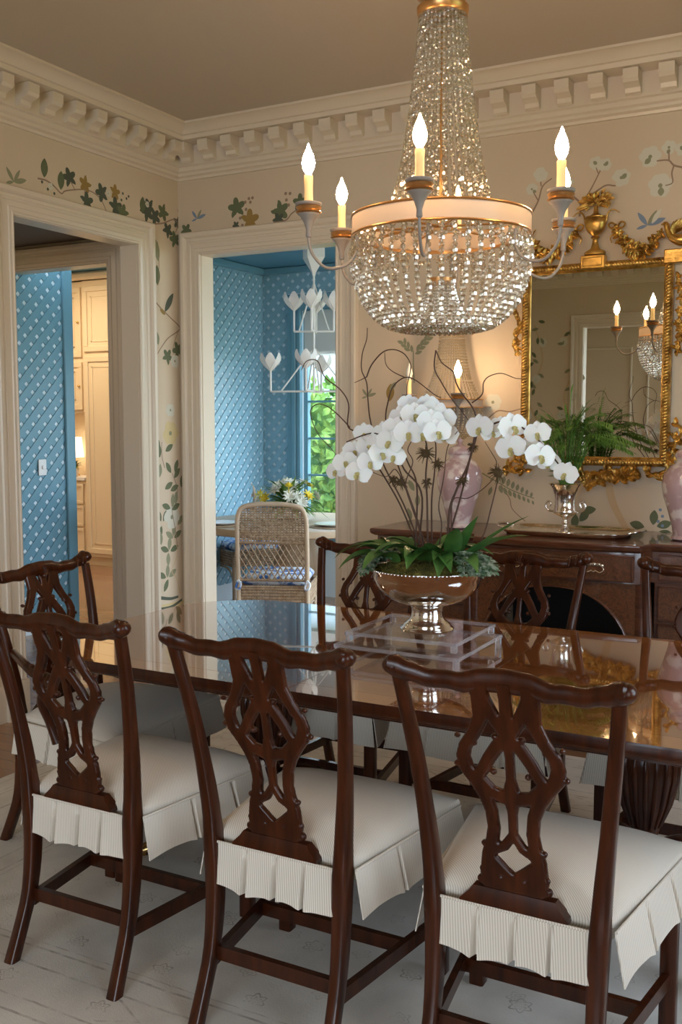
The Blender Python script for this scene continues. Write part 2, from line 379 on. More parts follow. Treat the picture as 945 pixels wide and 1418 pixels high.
# ---- the painted garden on the wallpaper (flat paint, part of the walls)
class Paint:
    def __init__(s, wall, f, n, u): s.wall, s.f, s.n, s.u, s.L, s.k = wall, f, V(n), V(u), {}, 0
    def mb(s, m): return s.L.setdefault(m, MB())
    def lift(s): s.k += 1; return .0006+.00003*(s.k % 40)
    def stroke(s, pts, w, m='paint_stem'):
        P = catmull([s.f(*p) for p in pts], 5); b = s.mb(m); vs = []; off = s.n*s.lift()
        for i, p in enumerate(P):
            t = (P[min(i+1, len(P)-1)]-P[max(i-1, 0)]).normalized(); sd = s.n.cross(t)*w*.5*(1-.35*i/len(P)); vs += [p+sd+off, p-sd+off]
        b.add(vs, [(2*i, 2*i+1, 2*i+3, 2*i+2) for i in range(len(P)-1)])
    def poly(s, c, pts, m):
        c = s.f(*c) if not isinstance(c, Vector) else c; off = s.n*s.lift()
        s.mb(m).add([c+s.u*x+V((0, 0, y))+off for x, y in pts], [tuple(range(len(pts)))])
    def leaf(s, c, L, a, m='paint_green', w=.42):
        pts = []
        for k in range(10):
            t = k/9; pts.append((t*L, w*L*.5*sin(pi*t)**.8))
        for k in range(8, 0, -1):
            t = k/9; pts.append((t*L, -w*L*.5*sin(pi*t)**.8))
        s.poly(c, [(x*cos(a)-y*sin(a), x*sin(a)+y*cos(a)) for x, y in pts], m)
    def ivy(s, c, r, a, m='paint_green'):
        pts = []
        for k in range(40):
            th = 2*pi*k/40; rr = r*(.52+.48*abs(cos(2.5*th))**1.3)*(.75 if abs(th-pi) < .5 else 1)
            rr *= .85; pts.append((rr*cos(th+a), rr*sin(th+a)))
        o = s.lift(); c0 = s.f(*c)+s.n*o; b = s.mb(m)
        b.add([c0]+[c0+s.u*x+V((0, 0, y)) for x, y in pts], [(0, i+1, (i+1) % 40+1) for i in range(40)])
    def dot(s, c, r, m='paint_stem'):
        s.poly(c, [(r*cos(k*pi/4), r*sin(k*pi/4)) for k in range(8)], m)
    def blossom(s, c, r, m='paint_blossom'):
        for k in range(6):
            a = k*pi/3+random.uniform(-.3, .3); c0 = s.f(*c)+s.u*r*.45*cos(a)+V((0, 0, r*.45*sin(a)))
            s.poly(c0, [(r*.45*cos(j*pi/5)*random.uniform(.8, 1.1), r*.4*sin(j*pi/5)) for j in range(10)], m)
        s.dot(c, r*.16, 'paint_sage')
    def bird(s, c, r, m='paint_blue', flip=1):
        s.leaf(c, r, .3*flip, m, .3); s.leaf(c, r*.9, 2.2, m, .28); s.leaf(c, r*.9, 1.0, 'paint_sage', .25); s.leaf(c, r*.6, 3.4, m, .3)
    def done(s):
        for m, b in s.L.items(): b.build('painted_vine', m, s.wall, None)
pb = Paint(wall_left, lambda x, y: on_x(x, y, XL), (1, 0, 0), (0, 1, 0))
pb.bird((19, 252), .09, 'paint_sage')
pb.stroke([(52, 247), (64, 250), (75, 258), (85, 268), (92, 264), (120, 263), (138, 274), (147, 292)], .009, 'paint_stem')
for x, y, r, c in ((61, 240, .05, 0), (96, 246, .06, 1), (84, 257, .06, 0), (118, 255, .055, 3), (141, 267, .06, 1), (120, 279, .06, 1), (159, 266, .05, 3), (160, 287, .065, 1), (170, 295, .06, 1), (203, 293, .07, 1), (226, 294, .06, 3), (207, 287, .06, 1), (197, 290, .06, 0), (214, 300, .06, 1), (246, 308, .05, 1), (232, 319, .055, 1), (242, 332, .06, 3)):
    if c == 0: pb.leaf((x, y+6), .10, 1.5, 'paint_green', .5)
    else: pb.ivy((x, y), r*1.05, random.uniform(0, 6), ('paint_green', 'paint_dark', 'paint_sage', 'paint_ochre')[c] if random.random() < .8 else 'paint_green')
pb.stroke([(98, 252), (104, 264)], .007); pb.stroke([(118, 260), (117, 268)], .007); pb.stroke([(214, 310), (226, 309), (240, 304), (246, 310), (243, 322)], .009); 
for q in ((58, 252), (66, 262), (72, 256), (170, 268), (175, 275), (168, 277), (178, 272), (247, 292), (249, 297), (75, 268)): pb.dot(q, .008, 'paint_dark')
for q in ((70, 258), (150, 268), (200, 280), (204, 283)): pb.blossom(q, .022)
pb.leaf((219, 362), .13, 1.75, 'paint_sage', .4); pb.leaf((218, 395), .12, 1.6, 'paint_green', .45); pb.stroke([(218, 335), (220, 362), (219, 395)], .005)
pb.stroke([(216, 419), (224, 428), (236, 440), (248, 452), (247, 458), (233, 468), (224, 480), (218, 490)], .009)
pb.leaf((228, 432), .15, .95, 'paint_dark', .3); pb.leaf((229, 436), .06, 2.6, 'paint_ochre', .4); pb.ivy((232, 494), .06, 1); pb.ivy((246, 485), .065, 2); pb.leaf((219, 478), .08, 1.7, 'paint_sage'); pb.blossom((242, 500), .05)
pb.stroke([(247, 458), (240, 480), (241, 497)], .005)
pb.blossom((236, 600), .09, 'paint_yellow'); pb.blossom((236, 568), .05); pb.blossom((238, 716), .09)
pb.stroke([(228, 648), (224, 630), (224, 612)], .006); pb.stroke([(246, 760), (243, 735), (238, 700), (246, 680), (238, 655)], .007); pb.stroke([(250, 822), (244, 800), (238, 790), (246, 765), (240, 740)], .007, 'paint_tan')
for x, y, a in ((229, 625, .5), (221, 634, 1.6), (222, 642, 4.6), (221, 622, 2), (237, 655, 2.2), (242, 654, 1.2), (241, 662, .8), (251, 675, 1.4), (247, 672, 3.5), (244, 680, 4.6), (239, 668, 3.6), (239, 702, 1.5), (238, 706, .4), (236, 704, 2.8), (223, 722, 2), (226, 722, 1), (224, 728, 4.4), (222, 736, 4.8), (246, 727, .8), (240, 745, 2.6), (241, 745, .5), (240, 743, 1.4), (234, 762, 1.4), (234, 763, 2.8), (233, 765, 4.7), (236, 763, .3), (232, 800, 1.5), (230, 800, 2.7), (234, 799, .5), (233, 802, 4.2)):
    pb.leaf((x, y), .085, a, 'paint_green' if random.random() < .7 else 'paint_sage', .45)
pb.poly((238, 840), [(-.26, -.07), (.24, -.09), (.26, .02), (-.27, .03)], 'paint_yellow')
pb.stroke([(222, 828), (236, 829), (247, 826)], .022, 'paint_dark'); pb.stroke([(222, 844), (238, 840), (252, 830)], .022, 'paint_dark')
pb.done()
pa = Paint(wall_back, lambda x, y: on_y(x, y, YB), (0, -1, 0), (1, 0, 0))
pa.bird((273, 303), .07, 'paint_blue'); pa.ivy((258, 319), .05, 1, 'paint_green')
for x, y, r, m in ((328, 288, .075, 'paint_green'), (346, 305, .08, 'paint_ochre'), (388, 292, .075, 'paint_green'), (386, 304, .05, 'paint_dark'), (416, 280, .06, 'paint_green'), (327, 312, .03, 'paint_dark')): pa.ivy((x, y), r, random.uniform(0, 6), m)
for q in ((333, 302), (341, 290), (340, 280), (345, 275), (350, 274), (347, 280), (336, 312), (396, 268), (402, 268), (397, 277), (400, 284)): pa.dot(q, .010, 'paint_stem')
pa.stroke([(379, 308), (396, 305), (404, 296), (412, 290)], .009)
pa.stroke([(735, 299), (746, 278), (752, 258), (765, 247)], .009); pa.stroke([(746, 278), (739, 266)], .007); pa.stroke([(750, 258), (749, 248)], .007)
pa.stroke([(803, 300), (804, 282), (791, 268), (790, 254)], .011); pa.stroke([(804, 284), (810, 276), (820, 260), (832, 236)], .009); pa.stroke([(820, 270), (839, 257), (853, 257), (860, 250)], .009); pa.stroke([(829, 240), (826, 232)], .006)
pa.stroke([(947, 232), (934, 229), (926, 222), (910, 223)], .010); pa.stroke([(927, 222), (927, 209)], .008); pa.stroke([(934, 229), (931, 240), (932, 253), (922, 257)], .008)
for x, y, r in ((749, 242, .055), (737, 262, .045), (826, 226, .05), (838, 228, .05), (861, 246, .065), (790, 252, .03), (901, 217, .075), (927, 204, .05), (946, 206, .05), (915, 257, .085)):
    pa.blossom((x, y), r*.8); pa.leaf((x+1, y+2), r*.5, random.uniform(0, 6), 'paint_sage', .7)
pa.bird((897, 312), .09, 'paint_blue'); pa.leaf((903, 310), .08, 1.0, 'paint_blossom', .3)
pa.stroke([(574, 530), (573, 508), (573, 486)], .008, 'paint_sage')
for k in range(9):
    pa.leaf((575+2.6*k, 490-3.2*k), .045, .1+.9*(k % 2)+.2, 'paint_sage', .45)
    if k < 6: pa.leaf((571-2.3*k, 488-2.5*k), .042, 1.7+1.1*(k % 2), 'paint_sage', .45)
pa.bird((509, 549), .06, 'paint_sage'); pa.leaf((540, 556), .10, 1.5, 'paint_ochre', .5); pa.leaf((540, 540), .06, .8, 'paint_sage')
pa.blossom((683, 557), .055); pa.stroke([(676, 580), (690, 569), (706, 570), (722, 566)], .008)
pa.stroke([(668, 655), (690, 668), (712, 680), (740, 690)], .007, 'paint_sage')
for k in range(8):
    pa.leaf((690+6.5*k, 668+3.0*k), .05-.003*k, 1.35, 'paint_sage', .5); pa.leaf((692+6.5*k, 672+3.0*k), .045-.003*k, -1.2, 'paint_sage', .5)
pa.leaf((677, 686), .05, 1.2, 'paint_sage'); pa.stroke([(694, 672), (706, 690), (710, 705), (728, 722)], .006)
for q in ((574, 680), (578, 702), (570, 720)): pa.leaf(q, .07, random.uniform(0, 3), 'paint_sage', .45)
pa.stroke([(843, 655), (845, 680), (852, 703), (862, 722), (874, 745)], .042, 'paint_tan')
for x, y, a in ((793, 708, 3.0), (806, 708, .2), (798, 712, 4.6), (803, 722, .9), (893, 730, 2.9), (905, 727, 1.5), (910, 729, .3), (913, 736, -.3), (905, 735, 4.6), (897, 735, 3.5)): pa.leaf((x, y), .075, a, 'paint_green', .55)
for q in ((915, 706), (918, 715), (912, 722), (918, 728)): pa.dot(q, .008, 'paint_blue')
pa.done()
# the wall seen only in the looking glass
pf = Paint(wall_front, lambda x, z: V((x, YF, z)), (0, 1, 0), (-1, 0, 0))
for x0 in (-3.5, -3.1):
    pf.stroke([(x0, .9), (x0+.08, 1.4), (x0-.05, 1.8), (x0+.1, 2.2), (x0, 2.6)], .02, 'paint_tan')
    for k in range(20): pf.leaf((x0+random.uniform(-.13, .13), 1.1+.08*k), .08, random.uniform(0, 6), 'paint_green' if k % 2 else 'paint_sage', .45)
    for k in range(4): pf.blossom((x0+random.uniform(-.15, .15), 1.2+.4*k), .06)
pf.done()
# ================================================================== BEYOND THE DOORWAYS
# vestibule beyond the left doorway
b = MB(); b.box(XL-WT-1.6, XL-WT, 2.75, 2.87, 0, 2.8); b.box(-5.72, -5.62, 2.75, YB, 0, 2.8)
b.box(-5.72, P0[0], YB, YB+WT, 0, 2.8); b.box(P0[1], XL-WT, YB, YB+WT, 0, 2.8); b.box(P0[0], P0[1], YB, YB+WT, P0[2], 2.8)
struct(b.build('wall_vestibule', 'trim_paint'))
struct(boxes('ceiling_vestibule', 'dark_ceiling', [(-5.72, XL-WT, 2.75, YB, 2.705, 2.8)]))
# lattice made from crossing slats, clipped to a rectangle
def clip(poly, a, b, c):
    out = []
    for i in range(len(poly)):
        p, q = poly[i], poly[(i+1) % len(poly)]; dp, dq = a*p[0]+b*p[1]+c, a*q[0]+b*q[1]+c
        if dp >= 0: out.append(p)
        if (dp >= 0) != (dq >= 0): t = dp/(dp-dq); out.append((p[0]+(q[0]-p[0])*t, p[1]+(q[1]-p[1])*t))
    return out
def lattice(name, f, u0, u1, v0, v1, pitch, w, parent=None, m='blue_paint', th=.005):
    b = MB()
    for sgn, w0 in ((-1, 0), (1, th)):
        L = (u1-u0)+(v1-v0)+.2; k = -int(L/pitch)-1
        while k*pitch < L:
            c = k*pitch                         # line  v - v0 = sgn*(u-u0) + c*sqrt2
            o = c*1.41421; uu = (u0+u1)/2; vc = v0+sgn*(uu-u0)+o if sgn > 0 else v0-(uu-u0)+o
            d = (.70711, .70711*sgn); n = (-d[1], d[0]); H = 6
            P = [(uu+d[0]*H*a+n[0]*w/2*e, vc+d[1]*H*a+n[1]*w/2*e) for a, e in ((-1, -1), (1, -1), (1, 1), (-1, 1))]
            for q in ((1, 0, -u0), (-1, 0, u1), (0, 1, -v0), (0, -1, v1)):
                P = clip(P, *q)
                if len(P) < 3: break
            if len(P) >= 3: b.extr(P, f, w0, w0+th)
            k += 1
    o = b.build(name, m, parent, None); return o
# passage lattice panel and post
w = struct(boxes('wall_passage', 'blue_pale', [(-5.45, -5.34, YB+.01, 5.56, 0, 2.95)]))
lattice('lattice', lambda u, v, s: (-5.34+s, u, v), YB+.012, 5.53, .16, 2.9, .0795, .049, w)
boxes('corner_post', 'blue_paint', [(-5.47, -5.31, 5.53, 5.625, 0, 3.0)], w, .006)
boxes('base_board', 'blue_paint', [(-5.35, -5.318, YB+WT, 5.53, 0, .16)], w, .004)
sp = boxes('switch_plate', 'white_plastic', [(-5.326, -5.319, 5.255, 5.33, 1.14, 1.255)], None, .002)
tag(sp, 'small white light switch plate on the blue lattice panel', 'light switch')
boxes('toggle', 'white_plastic', [(-5.319, -5.309, 5.285, 5.300, 1.185, 1.212)], sp, .002)
# kitchen
struct(boxes('wall_kitchen', 'cabinet_paint', [(-9.2, -4.95, 8.35, 8.45, 0, 3.2), (-9.2, -9.1, 4.0, 8.35, 0, 3.2), (-9.2, -5.72, 3.9, 4.0, 0, 3.2)]))
struct(boxes('ceiling_kitchen', 'blue_ceiling', [(-9.2, -4.95, YB+WT, 8.45, 3.07, 3.15), (-9.2, -5.72, 3.9, YB+WT, 3.07, 3.15)]))
def cabinet(x0, x1, yf, z0, z1, doors, label, group=None, name='kitchen_cabinet'):
    t = empty(name, ((x0+x1)/2, yf+.25, z0), label, 'cabinet', group); ox, oy = t.location.x, t.location.y
    def B(n, q, bev, par):
        b = MB(); b.box(q[0]-ox, q[1]-ox, q[2]-oy, q[3]-oy, q[4]-z0, q[5]-z0, bev); return b.build(n, 'cabinet_paint', par)
    B('body', (x0, x1, yf, 8.345, z0+(.1 if z0 < .1 else 0), z1), .003, t)
    if z0 < .1: B('toe_kick', (x0, x1, yf+.06, 8.34, 0, .1), 0, t)
    for (a, c, d, e, kind) in doors:
        fr = MB(); w_ = .055 if kind == 'door' else .03
        for q in ((a, c, d, d+w_), (a, c, e-w_, e), (a, a+w_, d+w_, e-w_), (c-w_, c, d+w_, e-w_)): fr.box(q[0]-ox, q[1]-ox, yf-.024-oy, yf-.001-oy, q[2]-z0, q[3]-z0, .003)
        fr.box(a+w_-ox, c-w_-ox, yf-.010-oy, yf-.002-oy, d+w_-z0, e-w_-z0)
        i_ = w_+.045
        if kind == 'door': 
            for q in ((a+i_, c-i_, d+i_, d+i_+.012), (a+i_, c-i_, e-i_-.012, e-i_), (a+i_, a+i_+.012, d+i_, e-i_), (c-i_-.012, c-i_, d+i_, e-i_)): fr.box(q[0]-ox, q[1]-ox, yf-.016-oy, yf-.009-oy, q[2]-z0, q[3]-z0)
        o = fr.build(kind, 'cabinet_paint', t)
        k = MB(); kx = (a+c)/2 if kind == 'drawer' else c-.03; kz = (d+e)/2
        k.sphere((kx-ox, yf-.038-oy, kz-z0), .013); k.tube([(kx-ox, yf-.022-oy, kz-z0), (kx-ox, yf-.036-oy, kz-z0)], .005); k.build('knob', 'brass', o)
    return t
cabinet(-7.42, -6.75, 8.0, 0, 2.98, [(-7.40, -6.78, .14, 2.20, 'door'), (-7.40, -6.78, 2.25, 2.92, 'door')], 'tall cream pantry cabinet with stacked panelled doors beyond the lattice')
cabinet(-8.5, -7.42, 8.0, 0, .90, [(-7.80, -7.45, .14, .40, 'drawer'), (-7.80, -7.45, .42, .64, 'drawer'), (-7.80, -7.45, .66, .87, 'drawer'), (-8.45, -7.82, .14, .87, 'door')], 'low cream kitchen cabinet with stacked drawers under the counter')
cabinet(-8.5, -7.42, 8.02, 1.62, 2.98, [(-7.95, -7.45, 1.65, 2.15, 'door'), (-7.95, -7.45, 2.2, 2.92, 'door')], 'cream wall cabinet hanging over the counter beside the pantry')
tag(boxes('worktop', 'white_plaster', [(-8.5, -7.425, 7.97, 8.345, .905, .94)], None, .004), 'white stone worktop on the low kitchen cabinet', 'worktop')
struct(boxes('trim_10', 'cabinet_paint', [(-8.5, -6.75, 7.93, 8.0, 2.985, 3.065)], None, .02))
# lamp and pot plant on the worktop
lp = on_y(104, 660, 8.15)
L = empty('table_lamp', (lp.x-.06, 8.22, .941), 'small lit lamp with a white shade on the kitchen worktop', 'lamp')
b = MB(); b.lathe([(.05, 0), (.05, .012), (.018, .03), (.035, .09), (.012, .17), (.008, .22)], 16); b.build('base', 'brass', L)
b = MB(); b.lathe([(.10, .20), (.075, .42), (.073, .42), (.098, .20)], 24, cap=False); b.build('lamp_shade', 'lamp_shade', L)
L = empty('potted_plant', (lp.x+.10, 8.03, .941), 'small leafy green plant in a white pot on the kitchen worktop', 'plant')
b = MB(); b.lathe([(.04, 0), (.055, .09), (.058, .09), (.05, .08)], 16); b.build('pot', 'white_plaster', L)
b = MB()
for k in range(70):
    a, e = random.uniform(0, 6.28), random.uniform(.2, 1.5); b.leaf((0, 0, .09), (cos(a)*cos(e), sin(a)*cos(e), sin(e)), (0, 0, 1), random.uniform(.06, .12), .04, .5, 3)
b.build('foliage', 'palm_leaf', L)
# ---- breakfast room
BX0, BX1, BYB, BZ = -4.90, -1.2, 7.55, 2.80
wl = struct(boxes('wall_breakfast_left', 'blue_pale', [(BX0-.1, BX0, 6.2, BYB, 0, 3.1)]))
lattice('lattice', lambda u, v, s: (BX0+s, u, v), 6.25, BYB, .15, BZ, .074, .045, wl, 'lattice_paint_lit')
boxes('corner_post', 'blue_paint', [(BX0-.11, BX0+.03, 6.12, 6.25, 0, 3.1)], wl, .005)
BW = (-4.49, -3.20, .55, 2.48)
wb = struct(boxes('wall_breakfast_back', 'blue_pale', [(BX0, BW[0], BYB, BYB+.1, 0, 3.1), (BW[1], BX1, BYB, BYB+.1, 0, 3.1), (BW[0], BW[1], BYB, BYB+.1, 0, BW[2]), (BW[0], BW[1], BYB, BYB+.1, BW[3], 3.1)]))
lattice('lattice', lambda u, v, s: (u, BYB-s, v), BX0+.014, -4.635, .15, BZ, .074, .045, wb, 'lattice_paint_lit')
lattice('lattice', lambda u, v, s: (u, BYB-s, v), -4.635, -2.9, 2.63, BZ, .074, .045, wb, 'lattice_paint_lit')
struct(boxes('wall_breakfast_right', 'blue_paint', [(BX1, BX1+.1, YB+WT, 5.3, 0, 3.1), (BX1, BX1+.1, 7.4, BYB+.1, 0, 3.1), (BX1, BX1+.1, 5.3, 7.4, 0, .2), (BX1, BX1+.1, 5.3, 7.4, 2.7, 3.1)]))
struct(boxes('ceiling_breakfast', 'blue_ceiling', [(-4.95, BX1, YB+WT, BYB+.1, 2.86, 2.92)]))
b = MB(); b.box(BX0, BX0+.05, 6.2, BYB, BZ, 2.86, .01); b.box(BX0, BX1, BYB-.05, BYB, BZ, 2.86, .01); struct(b.build('trim_11', 'blue_paint'))
b = MB()
for q in ((BW[0]-.14, BW[0], BW[2]-.1, BW[3]+.14), (BW[1], BW[1]+.14, BW[2]-.1, BW[3]+.14), (BW[0], BW[1], BW[3], BW[3]+.14), (BW[0], BW[1], BW[2]-.1, BW[2])):
    b.box(q[0], q[1], BYB-.03, BYB, q[2], q[3], .006); 
for q in ((BW[0]-.09, BW[0]-.05), (BW[0]-.03, BW[0])): b.box(q[0], q[1], BYB-.042, BYB-.03, BW[2], BW[3], .004)
w = struct(b.build('window_3', 'blue_paint'))
b = MB()
for q in ((BW[0], BW[0]+.04, BW[2], BW[3]), (BW[1]-.04, BW[1], BW[2], BW[3]), (BW[0], BW[1], BW[2], BW[2]+.05), (BW[0], BW[1], BW[3]-.04, BW[3])): b.box(q[0], q[1], BYB+.02, BYB+.07, q[2], q[3])
for z in (1.06, 1.38, 1.70): b.box(BW[0], BW[1], BYB+.03, BYB+.055, z-.009, z+.009)
for x in (-4.03, -3.62): b.box(x-.009, x+.009, BYB+.03, BYB+.055, BW[2], BW[3])
b.build('window_frame', 'blue_paint', w)
b = MB(); b.box(BW[0], BW[1], BYB+.041, BYB+.045, BW[2], BW[3]); b.build('pane', 'window_glass', w)
b = MB()
for k in range(4): b.loft([[(BW[0]+.045, BYB-.012-.012*k+dy, 2.38), (BW[0]+.045, BYB-.016-.012*k+dy, 2.38), (BW[1], BYB-.016-.012*k+dy, 2.38), (BW[1], BYB-.012-.012*k+dy, 2.38)] if z is None else [(BW[0]+.045, BYB-.006-.01*k+dy, z), (BW[0]+.045, BYB-.010-.01*k+dy, z), (BW[1], BYB-.010-.01*k+dy, z), (BW[1], BYB-.006-.01*k+dy, z)] for z, dy in ((2.47, 0), (2.30, -.006), (2.09+.012*k, 0))])
o = b.build('roman_shade', 'shade_cloth', None); tag(o, 'white fabric roman shade drawn up in the breakfast room window', 'window shade')
# outside that window
o = boxes('neighbour_house', 'neighbour_wall', [(-9.5, -2.0, 12.0, 14.0, 0, 2.9)]); tag(o, 'pale blue neighbouring house wall beyond the hedge', 'house')
b = MB(); b.box(-9.7, -1.8, 11.8, 14.2, 2.9, 3.1); b.extr([(11.8, 3.1), (14.2, 3.1), (13.0, 3.9)], lambda u, v, s: (s, u, v), -9.7, -1.8); b.build('roof', 'dark_ceiling', o)
b = MB(); random.seed(3)
for k in range(5200):
    x, y, z = random.uniform(-8.5, -3.0), random.uniform(9.6, 10.5), random.uniform(0, 1.95); a = random.uniform(0, 6.28)
    b.leaf((x, y, z), (cos(a), -.6, sin(a)), (0, -1, random.uniform(-.5, 1)), .13, .09, .2, 2)
b.box(-8.6, -2.9, 10.1, 10.9, 0, 1.8)
tag(b.build('hedge', 'hedge', None, None), 'bright green leafy hedge outside the breakfast room window', 'hedge', kind=None)
struct(boxes('ground', 'lawn', [(-30, 20, 9.2, 30, -.3, -.05), (4.5, 20, -15, 9.2, -.3, -.05)]))
# ================================================================== DINING CHAIRS (local: faces +y, origin on floor)
random.seed(11)
def backy(z):          # rake of the back, metres behind the seat origin
    return lerp_lin([(0, -.300), (.08, -.268), (.18, -.232), (.30, -.215), (.46, -.213), (.62, -.226), (.78, -.254), (.92, -.290), (1.02, -.320)], z)
def lerp_lin(tab, x):
    P = [(tab[max(i-1, 0)], tab[i], tab[i+1], tab[min(i+2, len(tab)-1)]) for i in range(len(tab)-1)]
    for a, b, c, d in P:
        if x <= c[0] or c is tab[-1]:
            t = (x-b[0])/(c[0]-b[0]); m1 = (c[1]-a[1])/(c[0]-a[0]) if c[0] != a[0] else 0; m2 = (d[1]-b[1])/(d[0]-b[0]); h = c[0]-b[0]
            return (2*t**3-3*t*t+1)*b[1]+(t**3-2*t*t+t)*h*m1+(-2*t**3+3*t*t)*c[1]+(t**3-t*t)*h*m2
def stx(z, K=1.): return K*lerp_lin([(0, .187), (.2, .182), (.46, .186), (.70, .206), (.90, .228), (1.0, .238)], z)
def sect(cx, cy, z, wx, wy, r=.3):
    pts = []
    for sx, sy, o in ((1, 1, 0), (-1, 1, 1), (-1, -1, 2), (1, -1, 3)):
        for k in range(3):
            a = o*pi/2+k*pi/4; q = min(wx, wy)*r
            pts.append((cx+sx*(wx/2-q)+q*cos(a), cy+sy*(wy/2-q)+q*sin(a), z))
    return pts
A_ = [(.056, .462, .018), (.055, .43, .016), (.057, .385, .0135), (.076, .345, .0115), (.098, .312, .0115), (.104, .288, .0125), (.098, .262, .0135), (.078, .235, .013), (.060, .205, .0125), (.047, .17, .0115), (.043, .13, .0115), (.048, .098, .012), (.055, .065, .014), (.052, .025, .020)]
B_ = [(-.054, .46, .014), (-.048, .43, .013), (-.026, .385, .012), (0, .350, .014), (.026, .322, .012), (.046, .292, .0115), (.062, .262, .011), (.082, .240, .010)]
C_ = [(0, .46, .014), (0, .43, .012), (0, .36, .014), (0, .30, .009), (0, .25, .0095), (0, .215, .018), (0, .17, .0095), (0, .125, .009)]
D_ = [(0, .122, .008), (.020, .092, .0085), (.042, .082, .010)]
E_ = [(.062, .238, .009), (.044, .214, .012), (0, .203, .014)]
F_ = [(.048, .056, .014), (.022, .034, .013), (0, .018, .012)]
G_ = [(.0, .004, .018), (.058, .004, .018)]
def mirr(L): return [(-u, v, r) for u, v, r in L]
def knob(u, v, r=.0065): return [(u, v, r), (u+.001, v, r)]
A_, B_, C_, D_, E_ = [[(u, v, r*q) for u, v, r in L] for L, q in ((A_, 1.25), (B_, 1.25), (C_, 1.15), (D_, 1.25), (E_, 1.25))]
caps = []
for L in (A_, B_, C_, D_, E_, F_, G_): caps += chain(L)+chain(mirr(L))
for u, v, r in ((.114, .335, .006), (.119, .268, .007), (.066, .090, .007), (.0705, .030, .008), (.038, .262, .007), (.077, .322, .006), (.074, .005, .010), (.030, .345, .007)):
    for s in (1, -1): caps.append((s*u, v, r, s*u+.0005, v, r))
def make_chair(loc, label, rz=0., K=1., arms=False, group='dining chairs around the table'):
    t = empty('dining_armchair' if arms else 'dining_chair', loc, label, 'chair', group, rz)
    HZ = -.012 if arms else 0.006
    # back posts that run down into the rear legs
    for s in (1, -1):
        b = MB(); R = []
        for i in range(27):
            z = i*(.965+HZ)/26; zz = z*.965/(.965+HZ); w = lerp([(0, .036), (.12, .034), (.44, .042), (.50, .038), (.7, .032), (1, .028)], zz)
            d = lerp([(0, .036), (.10, .036), (.30, .044), (.45, .050), (.52, .040), (.8, .028), (1, .026)], zz)
            R.append(sect(s*stx(zz, K), backy(zz), z, w, d, .22))
        b.loft(R); b.build('back_post', 'mahogany', t, 50)
    # crest rail, rolled ears
    b = MB(); R = []; n = 46; W = .258*K
    for i in range(n+1):
        q = -1+2*i/n; a = abs(q); u = q*W
        zc = .972+HZ+lerp([(0, .010), (.18, .008), (.42, -.006), (.62, -.008), (.80, .004), (.92, .014), (1, .020)], a)
        hh = lerp([(0, .027), (.16, .026), (.32, .024), (.42, .021), (.60, .021), (.78, .022), (.90, .027), (.97, .022), (1, .005)], a)
        th = lerp([(0, .014), (.7, .014), (.86, .021), (.96, .022), (1, .005)], a)
        zc -= lerp([(0, .004), (.30, .004), (.5, -.003), (1, 0)], a)
        y = backy(.972)-lerp([(0, -.010), (.5, -.004), (.85, .004), (1, .014)], a)
        R.append([(u, y+th*cos(k*pi/7), zc+hh*sin(k*pi/7)+(.25*(-th*cos(k*pi/7)))) for k in range(14)])
    b.loft(R)
    for s in (1, -1):
        b.sphere((s*W*.945, backy(.97)-.006, .972+HZ+.016), .023, 12, 8, 1.1, 1.15, .95)
        for q in (.80, .70):
            u = s*W*q; zt = .972+HZ+lerp([(0, .010), (.42, -.006), (.62, -.008), (.80, .004), (1, .020)], q)
            b.tube([(u, backy(.97)+.017, zt-.010), (u+s*.004, backy(.97)+.010, zt+.016), (u+s*.007, backy(.97)-.004, zt+.022), (u+s*.005, backy(.97)-.015, zt+.010)], [.003, .006, .006, .002], 6)
    cr = b.build('crest_rail', 'mahogany', t, 60)
    b = MB()                                        # carved shell on the front of the crest
    for k in range(7):
        a = radians(-66+22*k); b.leaf((0, backy(.97)+.022, .952+HZ), (sin(a), 0, cos(a)), (0, 1, 0), .042, .017, .1, 3, .35)
    b.sphere((0, backy(.95)+.024, .952+HZ), .009, 8, 6); b.build('carved_shell', 'mahogany', cr, 40)
    # pierced splat
    b = MB(); z0 = .512
    sdf_plate(b, caps, -.135, .135, -.034, .459+HZ, .0035, lambda u, v, w: (u*K, backy(z0+v)+.004+w, z0+v), .0085, .0035)
    b.build('splat', 'mahogany', t, 50)
    b = MB(); b.loft([[(sx*x*K, backy(.5)+.006+sy, z) for sx, sy in ((1, .013*y_), (-1, .013*y_), (-1, -.013*y_), (1, -.013*y_))] for x, z, y_ in ((.122, .462, 1.4), (.120, .470, 1.4), (.100, .490, 1.2), (.092, .502, .9))])
    b.build('shoe', 'mahogany', t, 30)
    # front legs
    for s in (1, -1):
        b = MB(); b.loft([sect(s*.248*K, .238, z, .040, .040, .15) for z in (0, .02, .2, .44)]); b.build('leg', 'mahogany', t, 50)
    # stretchers
    def bar(p, q, w, h, nm='stretcher'):
        p, q = V(p), V(q); d = (q-p).normalized(); sd = d.cross(V((0, 0, 1)))*w/2; u_ = V((0, 0, h/2)); b = MB()
        b.loft([[x+sd+u_, x-sd+u_, x-sd-u_, x+sd-u_] for x in (p, q)]); b.build(nm, 'mahogany', t, 30)
    bar((-.182*K, -.224, .172), (.182*K, -.224, .172), .018, .036)
    for s in (1, -1): bar((s*.183*K, -.222, .150), (s*.248*K, .238, .150), .018, .036)
    bar((-.222*K, .06, .150), (.222*K, .06, .150), .018, .036)
    # seat with a slipcover
    sb, sf, yb, yf = .193*K, .276*K, -.196, .288
    def xw(y): return sb+(sf-sb)*min(1, ((y-yb)/(yf-yb)))**.8
    b = MB(); NX, NY = 20, 18; top = []
    def edge(q): return (1-min(1, (1-abs(q))/.16)**.5 if abs(q) > .84 else 0)
